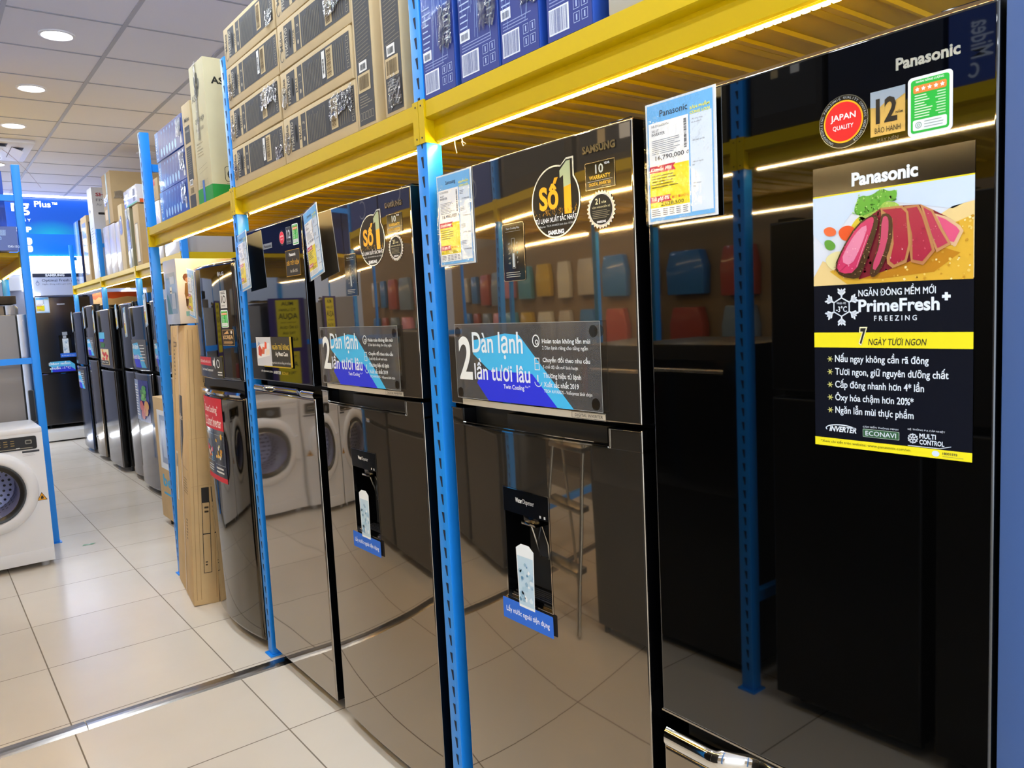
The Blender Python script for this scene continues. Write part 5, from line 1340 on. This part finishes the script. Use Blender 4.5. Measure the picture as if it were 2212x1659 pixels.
a.build('offer_sheets', pb)

# ================================================================== FAR ROW OF DARK FRIDGES
FX = 1.545
DGREY = wavy_steel('graphite_steel', '#6e6a68', .10, .05); DBLUE = wavy_steel('navy_steel', '#3c4660', .16, .04); BRN = wavy_steel('bronze_steel', '#7c7060', .10, .05); BLK = M('#0b0b0c', .07, ior=2.0)
def far_fridge(label, y0, w, h, zs, up, lo, bulge=.02, x=FX, disp=False, badge=None, gap=.022, handle=False):
    F = Fridge('refrigerator', label, x, y0 + w / 2, w, h, .62, bulge, 0, 'dark refrigerators in the far row')
    F.cabinet()
    F.door(zs + gap / 2, h - .004, up, 'upper_door', r=.012); F.door(.05, zs - gap / 2, lo, 'lower_door', r=.012)
    t = F.art(w / 2, zs - gap / 2 - .012, .0015, False); t.rect(0, 0, w, .011, CHROME, 0); t.build('handle_trim', F.root)
    if badge:
        for k, fn in enumerate(badge):
            a = F.art(w / 2, 0, .0015, False); fn(a, w); a.build(('advertising_plate', 'award_sticker', 'feature_sticker')[k], F.root)
    return F
def plate(z, h, u0, u1):
    def fn(a, w):
        a.rect(w * u0, z, w * u1, z + h, M('#5c5a58', .3), 0)
        W = w * (u1 - u0); U = lambda f: w * u0 + W * f
        a.poly([(U(.1), z + h * .5), (U(.15), z + h * .85), (U(.55), z + h * .9), (U(.95), z), (U(.7), z)], '#4ab4e8', 1); a.poly([(U(.12), z + h * .45), (U(.55), z + h * .45), (U(.7), z), (U(.3), z)], '#3038d8', 2)
        a.text('Dàn lạnh', U(.1), z + h * .62, h * .22, W * .48, '#e8f0f8', 3, 'L', .03); a.text('lần tươi lâu', U(.1), z + h * .30, h * .22, W * .52, '#e8f0f8', 3, 'L', .03); a.lines(U(.66), z + h * .2, U(.95), z + h * .85, 6, '#d8d8d8', 3, .3, .3)
    return fn
def so1far(cx, z, r):
    def fn(a, w):
        b = Art(a.O + a.U * (w * cx), off=.0015); b.O = b.O + Vector((0, 0, z)); so_one(b, r); a.mb = b.mb
    return fn
def seal(cx, z, r):
    def fn(a, w): a.disc(w * cx, z, r * .7, r, M('#8a6a3a', .4, metal=.4), 0, 20); a.disc(w * cx, z, r * .5, r * .75, '#2a1c12', 1, 20)
    return fn
def meat_sticker(z, h):
    def fn(a, w):
        a.rect(w * .15, z, w * .8, z + h, '#e2d2a8', 0); rg = random.Random(8)
        for k in range(12): a.disc(w * rg.uniform(.22, .74), z + h * rg.uniform(.35, .9), w * .07, h * .10, M(rg.choice(['#d8442e', '#e8a23a', '#e26a4a', '#c83048', '#f0d8a0']), .4), 1 + k, 12)
        a.rect(w * .18, z + h * .05, w * .77, z + h * .28, '#3a342c', 14); a.text('Ag Meat Case', w * .47, z + h * .1, h * .12, w * .5, '#f0f0e8', 15, 'C')
        a.poly([(w * .2, z + h * 1.1), (w * .55, z + h * 1.1), (w * .6, z + h * 1.35), (w * .3, z + h * 1.4)], '#2a6a2a', 0); a.rect(w * .12, z + h * 1.65, w * .62, z + h * 2.05, '#58b8e0', 0); a.poly([(w * .15, z + h * 1.65), (w * .55, z + h * 1.65), (w * .5, z + h * 1.45), (w * .2, z + h * 1.45)], '#2a36d8', 1)
    return fn
def veg_poster(z, h):
    def fn(a, w):
        a.rect(w * .05, z, w * .85, z + h, M('#2a2f8e', .25), 0); a.rect(w * .05, z, w * .35, z + h, M('#9fb0d8', .25), 1); a.lines(w * .08, z + h * .1, w * .32, z + h * .9, 12, '#e8ecf4', 2, .4, .35)
        rg = random.Random(6)
        for k in range(16): a.disc(w * rg.uniform(.48, .70), z + h * rg.uniform(.55, .85), w * .08, h * .055, M(rg.choice(['#3f9a3a', '#5fb84a', '#2f7a2c', '#86c85a']), .4), 3 + k, 12)
        for cx, cy, c in ((.50, .38, '#d8442a'), (.60, .28, '#e04a30'), (.74, .40, '#f0a81c'), (.70, .27, '#e8982a'), (.56, .18, '#d03a28')): a.disc(w * cx, z + h * cy, w * .10, h * .12, M(c, .3), 20, 20)
    return fn
far_fridge('navy fridge at the far end of the right-hand row, beside the lit platform', 10.02, .60, 1.655, 1.03, DBLUE, DBLUE, .02, badge=[plate(.76, .22, .12, .85)])
far_fridge('taller bronze fridge second from the far end of the right-hand row', 9.305, .50, 1.705, 1.12, BRN, BRN, .015, badge=[plate(1.16, .20, .1, .9), so1far(.55, 1.44, .066)])
far_fridge('bronze fridge with a meat sticker, its black side showing, in the far row', 8.44, .64, 1.640, 1.035, BRN, DGREY, .01, x=1.54, badge=[meat_sticker(1.08, .16)])
far_fridge('black curved fridge half hidden behind the vegetable-poster fridge', 7.695, .56, 1.675, 1.05, BLK, DGREY, .03, x=1.60)
far_fridge('black glass fridge with a vegetable poster low on its door', 6.93, .64, 1.630, 1.06, BLK, DGREY, .02, x=1.54, badge=[veg_poster(.63, .36), so1far(.50, 1.36, .085), plate(1.10, .24, .12, .92)])
far_fridge('dark fridge just behind the far blue post of the near rack', 6.25, .60, 1.66, 1.06, BLK, DGREY, .02, x=1.56, badge=[plate(1.12, .22, .1, .9)])
def far_card(lab, y, z, x=FX, w=.15, h=.23, t=-.12, yaw=-.1):
    price_card(lab, 'Samsung', (x - .012, y, z), yaw, t, W=w, H=h, detail=False)
far_card('price card on the navy fridge at the far end of the row', 10.62, 1.645); far_card('price card on the bronze fridge second from the far end', 9.80, 1.68)
far_card('fluttering price card on the fridge with the meat sticker', 9.14, 1.63, 1.53); far_card('price card on the half hidden black fridge in the far row', 8.26, 1.66, 1.58)
far_card('price card on the fridge with the vegetable poster', 7.60, 1.62, 1.52, .16, .26, -.05); far_card('price card beside the far blue post of the near rack', 6.86, 1.70, 1.53, .14, .26)

# ------------------------------------------------------------------ goods on the far rack (front plane x = 1.58)
def goods(label, y0, y1, z0, z1, mat, name='carton', dx=.5, front=None, side=None, x=1.656, cat='box', group=None):
    if y0 < 11: k = 1.0475; y0, y1, z0, z1 = y0 * k, y1 * k, 1.456 + (z0 - 1.456) * k, 1.456 + (z1 - 1.456) * k
    return carton(name, label, cat, (x, (y0 + y1) / 2, z0), (dx, abs(y1 - y0), z1 - z0), mat, group, front, side, bev=.006)
ZT = 1.9668
GW = M('#d5d6dc', .35); BWRAP = M('#2c4f9a', .15, coat=.6)
def philips_front(a, w, h): a.rect(0, 0, w, h, M('#6a8fd8', .08, coat=1.0), 0); a.poly([(w * .2, 0), (w * .75, 0), (w * .6, h), (w * .3, h)], M('#c9d8f4', .05, coat=1.0), 1)
def philips_side(a, w, h): a.rect(0, 0, w, h, M('#1c2c5c', .3), 0); a.rect(.02, h * .82, w * .9, h * .97, '#c9d2e4', 1); a.text('PHILIPS', .03, h * .86, h * .06, None, '#1c3c8c', 2, 'L', .02); a.rect(.04, h * .74, w * .8, h * .77, '#8fa0c8', 1); a.ring(.10, h * .55, .05, .06, .02, '#c9ccd4', 1, 24)
goods('glossy blue appliance box at the far end of the far rack shelf', 9.82, 10.12, ZT, 2.655, BWRAP, 'appliance_box', .4, philips_front, philips_side)
def slim_front(a, w, h): a.rect(w * .15, h * .1, w * .8, h * .9, M('#c9ccd8', .1, coat=1.0), 0)
def slim_side(a, w, h): a.rect(.02, h * .55, .10, h * .9, '#2c2620', 1); a.rect(.03, h * .5, .09, h * .58, '#a83a2a', 2)
goods('slim tan box wrapped in film beside the blue appliance box', 9.34, 9.68, ZT, 2.655, CARDBOARD2, 'carton', .16, slim_front, slim_side)
def sharp_front(a, w, h):
    for k in range(6): a.line(w * .3, h * (.40 + .03 * k), w * .7, h * (.41 + .03 * k), .006, '#7a7c86', 0)
    a.poly([(w * .3, h * .72), (w * .5, h * .75), (w * .3, h * .78)], '#1c1c20', 0)
    a.rect(0, h * .495, w, h * .50, '#9a9ca6', 0)
def sharp_side(a, w, h): a.text('SHARP', .04, h * .90, h * .04, .22, '#a83040', 1, 'L', .03); a.text('FP-J30E', .04, h * .835, h * .04, .19, '#6a6c78', 1, 'L'); a.text('Air Purifier', .04, h * .795, h * .03, .2, '#8a8c98', 1); a.rect(.05, h * .70, .24, h * .725, '#1a1a1c', 1, .008); a.disc(.13, h * .40, .035, .035, '#b03040', 1, 22); a.rect(.14, h * .385, .24, h * .41, '#b03040', 1); a.rect(.12, h * .31, .19, h * .355, '#1a1a1c', 1); a.rect(.13, h * .23, .21, h * .255, '#2a2a2c', 1)
goods('tall grey-white air purifier box left of the big brown carton', 8.92, 9.16, ZT, 2.885, GW, 'appliance_box', .32, sharp_front, sharp_side)
# five pale cartons with the big brown carton on top
for k, (p, q, h, lab) in enumerate(((8.27, 8.52, 2.425, 'pale narrow carton under the big brown carton, leftmost'), (7.99, 8.255, 2.42, 'pale narrow carton under the big brown carton, second from left'), (7.80, 7.975, 2.41, 'pale narrow carton under the right edge of the big brown carton'))):
    goods(lab, p, q, ZT, h, M('#c6bdb4', .4, coat=.5), 'carton', .4, None, None, group='pale narrow cartons on the far rack')
def big_front(a, w, h): a.rect(w * .44, 0, w * .60, h, M('#5f7a72', .4), 0); crumple(a, w * .1, h * .42, w * .6, h * .55, 6, random.Random(3), 3); a.rect(w * .1, h * .1, w * .4, h * .3, M('#cdb48c', .5), 0)
def big_side(a, w, h): crumple(a, .02, h * .46, .25, h * .56, 7, random.Random(5), 3)
goods('big plain brown carton on top of the pale cartons on the far rack', 7.985, 8.36, 2.428, 2.895, CARDBOARD2, 'carton', .62, big_front, big_side)
goods('tall narrow tan carton right of the pale cartons', 7.62, 7.78, ZT, 2.545, CARDBOARD, 'carton', .25, lambda a, w, h: crumple(a, w * .1, h * .55, w * .8, h * .8, 6, random.Random(4), 2))
goods('dark olive carton beside the tall narrow tan carton', 7.34, 7.52, ZT, 2.475, M('#8f8a68', .5, coat=.4), 'carton', .3, lambda a, w, h: (a.rect(w * .4, 0, w * .6, h, M('#5d6248', .4), 0), crumple(a, w * .3, h * .3, w * .8, h * .8, 6, random.Random(6), 2)))
goods('tan carton with a pale label beneath the white wrapped pack', 7.02, 7.22, ZT, 2.465, CARDBOARD2, 'carton', .36, lambda a, w, h: (a.rect(w * .2, h * .05, w * .7, h * .7, M('#cfc3a6', .5), 0), a.frame(w * .2, h * .05, w * .7, h * .7, .006, '#4a4438', 1)))
def white_pack(a, w, h): a.rect(w * .1, h * .4, w * .35, h * .75, '#c9dcd4', 0); a.rect(w * .72, h * .45, w * .88, h * .85, '#5a5c78', 0); a.rect(w * .72, h * .15, w * .88, h * .38, '#5a5c78', 0); a.rect(w * .2, 0, w, h * .08, '#4aa08a', 0)
goods('white film-wrapped pack lying on top of the tan cartons', 7.02, 7.50, 2.478, 2.625, M('#dcdce6', .12, coat=.8), 'appliance_box', .3, white_pack, lambda a, w, h: (a.rect(.02, 0, w, h * .2, '#d8602a', 0), a.text('71', .06, h * .55, h * .3, None, '#b83040', 1, 'L', .03)))
goods('brown carton with a red corner, seen between far post and blue stack', 6.34, 6.50, 2.405, 2.57, CARDBOARD2, 'carton', .3, lambda a, w, h: (a.rect(w * .1, h * .7, w * .5, h * .95, '#b83a34', 0), a.lines(w * .1, h * .1, w * .6, h * .6, 8, '#8a7a60', 0, .3, .4)))
goods('pale wrapped carton under the one with a red corner', 6.34, 6.52, ZT, 2.403, M('#c2b9b0', .3, coat=.5), 'carton', .4)
goods('film-wrapped pale carton low on the far rack next to the far post', 5.90, 6.29, ZT, 2.30, M('#b9b4b4', .3, coat=.5), 'carton', .4)
carton('carton', 'large grey carton behind the far post, on the far rack end', 'box', (2.085, 6.35, 1.991), (.44, .38, .55), M('#a9a69e', .6))

# ================================================================== LIT WALL AND PLATFORM AT THE END
def sign_mat():
    m, nt, b = nodes_mat('backlit_blue_sign')
    tc = nt.nodes.new('ShaderNodeTexCoord')
    mp = nt.nodes.new('ShaderNodeMapping'); mp.inputs['Location'].default_value = (-1.60, 0, -2.705); mp.inputs['Scale'].default_value = (3.0, 0.0, 9.0)
    nt.links.new(tc.outputs['Object'], mp.inputs['Vector'])
    gr = nt.nodes.new('ShaderNodeTexGradient'); gr.gradient_type = 'SPHERICAL'
    mp.vector_type = 'TEXTURE'
    mp.inputs['Location'].default_value = (1.58, 0, 2.705); mp.inputs['Scale'].default_value = (.42, 1000.0, .20)
    nt.links.new(mp.outputs[0], gr.inputs['Vector'])
    mx = nt.nodes.new('ShaderNodeMix'); mx.data_type = 'RGBA'
    mx.inputs['A'].default_value = hx('#1266ec'); mx.inputs['B'].default_value = hx('#04d4f4')
    nt.links.new(gr.outputs['Fac'], mx.inputs['Factor'])
    nt.links.new(mx.outputs['Result'], b.inputs['Emission Color']); b.inputs['Base Color'].default_value = hx('#0a2f78')
    b.inputs['Emission Strength'].default_value = 0.52; b.inputs['Roughness'].default_value = .25
    return m
YS = 11.86
sg = thing('lightbox_sign', 'large backlit blue sign on the end wall, lettered "ng Plus"', 'sign', (0, 0, 0))
m = MB(); m.box(-.9, 2.9, YS, YS + .08, 2.715, 3.185, sign_mat()); m.build('upper_panel', sg)
m = MB(); m.box(-.9, 2.9, YS, YS + .08, 2.425, 2.714, M('#1268ea', .25, emit=.40)); m.build('lower_panel', sg)
a = Art((0, YS, 0), U=(1, 0, 0), Nn=(0, -1, 0), off=.003)
WE = M('#ffffff', .4, emit=1.6)
a.text('ng', 1.165, 2.952, .152, .200, WE, 0, 'L', .02, res=4); a.text('Plus', 1.424, 3.062, .075, .185, WE, 0, 'L', .015, res=4); a.text('™', 1.625, 3.10, .03, .06, WE, 0, 'L', .01)
a.text('G Y', 1.272, 2.873, .034, .095, WE, 0, 'L', .01); a.text('O P', 1.175, 2.735, .070, .19, WE, 0, 'L', .04)
a.rect(1.285, 2.575, 1.355, 2.665, WE, 0, .03); a.rect(1.285, 2.48, 1.355, 2.565, WE, 0, .03)
a.build('lettering', sg)
tag(MB().box(-.9, 2.9, YS - .03, YS + .1, 3.185, 3.20, M('#20242c', .5)).build('trim_3'), kind='structure')
cw = M('#dce8ff', .4, emit=9.0)
tag(MB().box(-2.5, 2.95, YS - .09, YS - .06, 3.180, 3.196, cw).build('cove_light'), 'white cove light along the ceiling edge above the blue sign', 'light')
dw = thing('display_stand', 'white lit display with a dark lettered header over the far fridge', 'display stand', (0, 0, 0))
MB().box(-.9, 2.9, YS + .03, YS + .12, 2.20, 2.425, M('#ffffff', .5, emit=2.4)).build('lit_fascia', dw)
MB().box(-.9, 2.9, YS - .02, YS + .03, 2.405, 2.425, cw).build('light_tube', dw)
MB().box(1.315, 2.9, YS + .02, YS + .12, 1.915, 2.205, wavy_steel('brushed_silver', '#c2cae0', .3, .03, .35)).build('header_panel', dw)
a = Art((0, YS + .02, 0), U=(1, 0, 0), Nn=(0, -1, 0), off=.002)
a.rect(1.315, 2.155, 2.9, 2.205, M('#22263a', .3), 0); a.text('SAMSUNG', 1.465, 2.162, .034, .222, '#e8ecf4', 1, 'L', .05)
a.text('Optimal Fresh Zone', 1.420, 2.085, .045, .455, '#3a4258', 1, 'L', .008); a.text('Ngăn đông mềm giữ tươi tối ưu', 1.425, 2.050, .026, .42, '#6a7288', 1)
a.ring(1.368, 2.072, .020, .024, .004, '#4a5a86', 1, 24); a.poly([(1.352, 2.085), (1.384, 2.085), (1.368, 2.12)], '#8a9cc4', 0)
a.build('header_print', dw)
MB().box(1.275, 1.315, YS + .0, YS + .10, 1.90, 2.40, M('#f4f8ff', .4, emit=2.4)).build('lit_edge', dw)
MB().box(1.275, 1.385, YS - .01, YS + .09, 1.915, 1.945, M('#f4f8ff', .4, emit=2.4)).build('lit_shelf_edge', dw)
tag(MB().box(1.270, 1.312, YS + .10, YS + .72, .136, 1.91, M('#8f93b4', .4)).build('trim_4'), kind='structure')
tag(MB().box(1.312, 2.9, YS + .70, YS + .74, .136, 2.2, M('#5a5e70', .6)).build('wall_alcove'), kind='structure')
tag(MB().box(-.9, 1.27, YS + .16, YS + .2, .136, 2.2, M('#7d8296', .6)).build('wall_end'), kind='structure')
MB().box(.98, 1.20, YS + .05, YS + .16, 1.99, 2.17, M('#b9bcc8', .5)).build('wall_cabinet', dw)
MB().box(1.195, 1.225, YS + .03, YS + .13, 1.98, 2.22, M('#f4f8ff', .4, emit=2.0)).build('lit_edge', dw)
pf = thing('display_platform', 'low white platform with a light strip under its front edge', 'platform', (0, 0, 0))
MB().box(-1.6, 2.95, 11.56, 12.9, .02, .135, M('#dcdad6', .35)).build('deck', pf, .004)
MB().box(-1.6, 2.9, 11.60, 11.70, .0, .02, M('#3a3a3c', .6)).build('plinth', pf)
MB().box(-1.5, 1.22, 11.562, 11.575, .004, .018, M('#eaf2ff', .4, emit=26.0)).build('light_strip', pf)
# the far mirror of the row: dark fridge with dispenser on the platform
FS = Fridge('refrigerator', 'dark grey fridge with a water dispenser standing on the white platform', 1.640, 11.93, .66, 1.765, .62, 0.0, PI / 2, 'refrigerators on the white platform', z=.136)
FS.cabinet(.075, DGREY)
GB = wavy_steel('dark_grey_brushed', '#5a5654', .22, .02)
hw = .33
m = door_mb(-hw, hw, .758, 1.761, .072, GB, GB, 0, .008, (-.055, .09, 1.005, 1.245), 0, hw); m.build('upper_door', FS.root)
FS.door(.05, .742, GB, 'lower_door')
def fa(x, z): return Art((0, hw - (x - 1.31), z - .136), off=.001)
a = fa(1.57, 1.790); a.rect(0, 0, .09, .016, '#c9ccd4', 0); a.text('SAMSUNG', .045, .003, .010, .08, '#4a4c54', 1, 'C', .03); a.build('maker_logo', FS.root)
a = fa(1.55, 1.14); a.rect(.045, .24, .105, .285, '#9aa0a8', 0); a.rect(.05, .20, .09, .235, '#aab2bc', 0); a.rect(.04, .0, .11, .195, '#d5dfe6', 0)
rg = random.Random(2)
for k in range(12): a.disc(.05 + .05 * rg.random(), .02 + .15 * rg.random(), .010, .014, M(rg.choice(['#b4c8d8', '#eaf2f6', '#93b0c4']), .3), 1 + k, 8)
a.rect(0, -.055, .185, -.002, '#2a6cd8', 1); a.text('Lấy nước ngoài tiện dụng', .09, -.04, .02, .15, '#e8f0ff', 2, 'C', .01); a.build('promotional_card', FS.root)
a = fa(1.40, .895); a.poly([(.02, .0), (.03, .07), (.0, .09), (.02, .14), (.25, .14), (.31, .09), (.31, 0)], '#55b8e6', 0); a.poly([(.04, 0), (.03, .06), (.24, .075), (.31, .015), (.31, 0)], '#2a34d4', 1); a.text('Đông mềm', .0, .085, .052, .255, '#e8f0f8', 2, 'L', .03); a.text('chuẩn -1°C', .01, .035, .042, .245, '#e8f0f8', 2, 'L', .03); a.build('advertising_plate', FS.root)
m = MB(); m.box(.01, .06, -.30, .30, .738, .762, MATT_BLACK); m.build('handle_recess', FS.root)
a = fa(1.32, .868); a.rect(0, 0, .63, .008, CHROME, 0); a.build('handle_trim', FS.root)
price_card('price card on the dark grey fridge that stands on the white platform', 'Samsung', (1.325, 11.922, 1.895), PI / 2, 0, W=.155, H=.205, detail=False)
# small things behind the left rack
carton('carton', 'dark carton on the far grey fridge behind the left blue post', 'box', (.18, 7.0, 1.664), (.46, .3, .06), M('#2a2724', .6), None, rz=0)

dw2 = MB(); dw2.box(2.36, 2.68, YS - .01, YS + .03, 1.925, 1.955, M('#f4f8ff', .4, emit=2.4)); dw2.box(2.43, 2.47, YS - .01, YS + .03, 1.955, 2.06, M('#f4f8ff', .4, emit=2.4)); dw2.build('lit_shelf_edge', dw)
def orange_wave(a, w, h): a.poly([(0, h), (0, h * .70), (w * .3, h * .60), (w * .7, h * .74), (w, h * .66), (w, h)], '#c8501e', 0); a.rect(w * .05, h * .12, w * .95, h * .2, '#c8703a', 0)
carton('carton', 'tan carton with an orange wave on top of the navy far-end fridge', 'box', (1.78, 10.32, 1.668), (.40, .54, .20), CARDBOARD, None, orange_wave, orange_wave)
scrap = MB(); scrap.add([(-.035, -.012, .0012), (.03, -.02, .0015), (.05, .004, .003), (.015, .012, .0012), (-.02, .018, .002)], [(0, 1, 2, 3, 4)], M('#5f9a72', .5)); scrap.add([(-.02, -.006, .0024), (.02, -.010, .0026), (.012, .004, .0026)], [(0, 1, 2)], M('#cfe0d2', .5))
tag(scrap.build('paper_scrap', None, loc=(.80, 5.84, 0), fix=False), 'small green paper scrap lying on the aisle tiles', 'scrap')

# ================================================================== WHAT THE FRIDGE DOORS MIRROR (behind and left of the camera)
def opp_fridge(label, y0, w, h, zs, mat, logo=True):
    F = Fridge('refrigerator', label, -.115, y0 + w / 2, w, h, .60, 0.0, PI, 'fridges behind the camera')
    F.cabinet()
    F.door(zs + .012, h - .004, mat, 'upper_door'); F.door(.05, zs - .012, mat, 'lower_door')
    if logo:
        o = lambda u, z: Art((0, w / 2 - u, z), off=.001)
        a = o(w * .12, 1.615); a.ring(.01, .01, .01, .01, .002, '#b9b9b9', 0, 20); a.text('LG', .026, .002, .016, .035, '#b9b9b9', 0, 'L', .02); a.build('maker_logo', F.root)
        a = o(w * .14, 1.49); a.rect(0, 0, .055, .08, '#c9cac6', 0); a.text('1', .008, .028, .034, None, '#151515', 1, 'L', .02); a.ring(.034, .045, .014, .018, .005, '#151515', 1, 22); a.build('warranty_sticker', F.root)
        a = o(w * .14, 1.395); energy_label(a, .055, .08); a.build('energy_label', F.root)
    return F
OB = M('#0c0c0d', .35)
opp_fridge('black fridge behind the camera, mirrored dark in the black glass door', 1.05, .50, 1.70, 1.12, OB)
opp_fridge('second black fridge behind the camera, mirrored beside the poster', .45, .56, 1.72, 1.05, M('#1c1b1a', .4), False)
def dark_print(a, w, h):
    a.rect(w * .08, h * .1, w * .95, h * .9, DKP2, 0); a.rect(w * .3, h * .3, w * .42, h * .7, WHT, 1); a.rect(w * .6, h * .3, w * .7, h * .75, TAN, 1)
def blue_midea(a, w, h):
    a.rect(0, 0, w, h, M('#24418f', .4), 0); a.text('Midea', w * .55, h * .3, .055, h * .45, '#b9c8e6', 1, 'L', .01, 0, PI / 2); a.ring(w * .5, h * .16, w * .12, h * .09, .006, '#b9c8e6', 1, 30, 60, 330)
n_ = 0
for (y0, y1, z0, z1, mt, fr, lab) in ((.42, .84, 0, .42, CARDBOARD2, dark_print, 'dark-printed carton behind the camera, mirrored at the top edge of the black door'), (.86, .985, 0, .215, BLUEBOX, blue_midea, 'lower blue carton behind the camera, mirrored with its ring logo'), (.86, .985, .217, .43, BLUEBOX, blue_midea, 'upper blue carton behind the camera, mirrored with its ring logo'), (1.0, 1.34, 0, .55, M('#1d2740', .4), None, 'dark navy carton behind the camera, mirrored behind the maker logo'),
                                      (1.36, 1.62, 0, .56, M('#2a2a2e', .5), dark_print, 'black-printed carton mirrored above the red round sticker'), (1.72, 2.28, 0, .255, M('#4a4438', .6), dark_print, 'lower dark carton behind the camera, mirrored in the steel fridge top'), (1.72, 2.28, .257, .51, M('#4a4438', .6), dark_print, 'upper dark carton behind the camera, mirrored in the steel fridge top'),
                                      (2.32, 3.08, 0, .60, M('#3d3a38', .5), dark_print, 'slate carton behind the camera, mirrored in the upper steel door'), (3.24, 3.90, 0, .62, M('#1b2a5c', .4), blue_midea, 'first large navy carton behind the camera, mirrored in the second steel door'), (3.93, 4.62, 0, .58, M('#202c54', .4), blue_midea, 'second large navy carton on the rack behind the camera, at the rack end')):
    carton('fan_box', lab, 'box', (-.125, (y0 + y1) / 2, 1.9965 + z0), (.5, y1 - y0, z1 - z0), mt, 'cartons on the rack behind the camera', fr, rz=PI)
# black oven cabinet and silver step frame
ov = thing('oven_cabinet', 'black cabinet behind the camera, mirrored left of the blue post reflection', 'cabinet', (-.20, 2.02, 0), PI)
MB().box(.0, .5, -.30, .30, .04, 1.28, OB).build('body', ov, .006)
m = MB(); m.box(-.012, 0, -.27, .27, .70, 1.22, GLOSS_BLACK); m.build('door', ov, .003)
m = MB(); m.tube([(-.04, -.24, 1.18), (-.04, .24, 1.18)], .009, SILVER); m.box(-.04, 0, -.23, -.215, 1.17, 1.19, SILVER); m.box(-.04, 0, .215, .23, 1.17, 1.19, SILVER); m.build('handle', ov)
for y in (-.26, .26):
    for x in (.04, .46): MB().cyl((x, y, 0), 'z', .02, .042, MATT_BLACK, 12).build('foot', ov)
st = thing('step_ladder', 'silver tube step ladder behind the camera, mirrored in the steel lower door', 'ladder', (-.05, 2.55, 0))
for y in (-.19, .19):
    m = MB(); m.tube([(0, y, .012), (-.20, y * .8, 1.02)], .013, SILVER); m.build('leg', st); m = MB(); m.tube([(-.42, y, .012), (-.22, y * .8, 1.02)], .012, SILVER); m.build('leg', st)
for k in range(3):
    z = .28 + .27 * k; x = -.20 * z / 1.02; m = MB(); m.box(x - .07, x + .03, -.175, .175, z - .012, z + .012, SILVER); m.build('step', st, .003)
m = MB(); m.box(-.29, -.14, -.165, .165, 1.01, 1.04, M('#2a2a2c', .5)); m.build('platform', st, .006)
# gondola of hanging packs further back
opp_fridge('low dark fridge behind the camera, mirrored under the second award sticker', 3.36, .60, 1.36, .80, M('#4a4744', .35), False)
price_card('price card on the low dark fridge behind the camera, seen mirrored', 'AQUA', (-.108, 3.62, 1.33), PI, W=.15, H=.22, detail=False)
opp_fridge('second low dark fridge behind the camera, nearer the washing machines', 4.02, .58, 1.30, .78, M('#3a3735', .35), False)
gd = thing('pegboard_gondola', 'beige pegboard gondola across the shop, mirrored behind the award stickers', 'display stand', (-2.3, 4.6, 0))
MB().box(-.04, .04, -3.2, 3.9, .0, 2.1, M('#8a7456', .6)).build('board', gd)
MB().box(-.3, .34, -3.2, 3.9, .0, .14, M('#8d857a', .5)).build('base', gd)
MB().box(.04, .36, -3.2, 3.9, .40, .42, M('#d8d4cc', .5)).build('shelf', gd)
rg = random.Random(21)
cols = ('#d88a96', '#3a78b4', '#c8a43a', '#7a8a94', '#b8b0a0', '#5a9aa8', '#a84a3a', '#d0c8b0')
cn = ('pink', 'blue', 'yellow', 'grey', 'beige', 'teal', 'rust', 'cream')
rown = ('top', 'middle', 'low')
for j in range(3):
    for i in range(13):
        c = (i * 3 + j * 5) % 8; y = 2.30 + .44 * i; z = 1.80 - .40 * j
        p = MB(); w, h = .24 + .10 * rg.random(), .27 + .08 * rg.random()
        p.prism([(y - w / 2, z - h), (y + w / 2, z - h), (y + w / 2 * 1.05, z - h * .4), (y + w / 2 * .8, z), (y - w / 2 * .8, z), (y - w / 2 * 1.05, z - h * .4)], 'x', -2.255, -2.17, M(cols[c], .3, coat=.5))
        o = p.build('hanging_pack', None, .012)
        tag(o, '%s hanging pack, %s row of the gondola, place %d counted from its near end' % (cn[c], rown[j], i + 1), 'pack', 'packs hanging on the gondola')
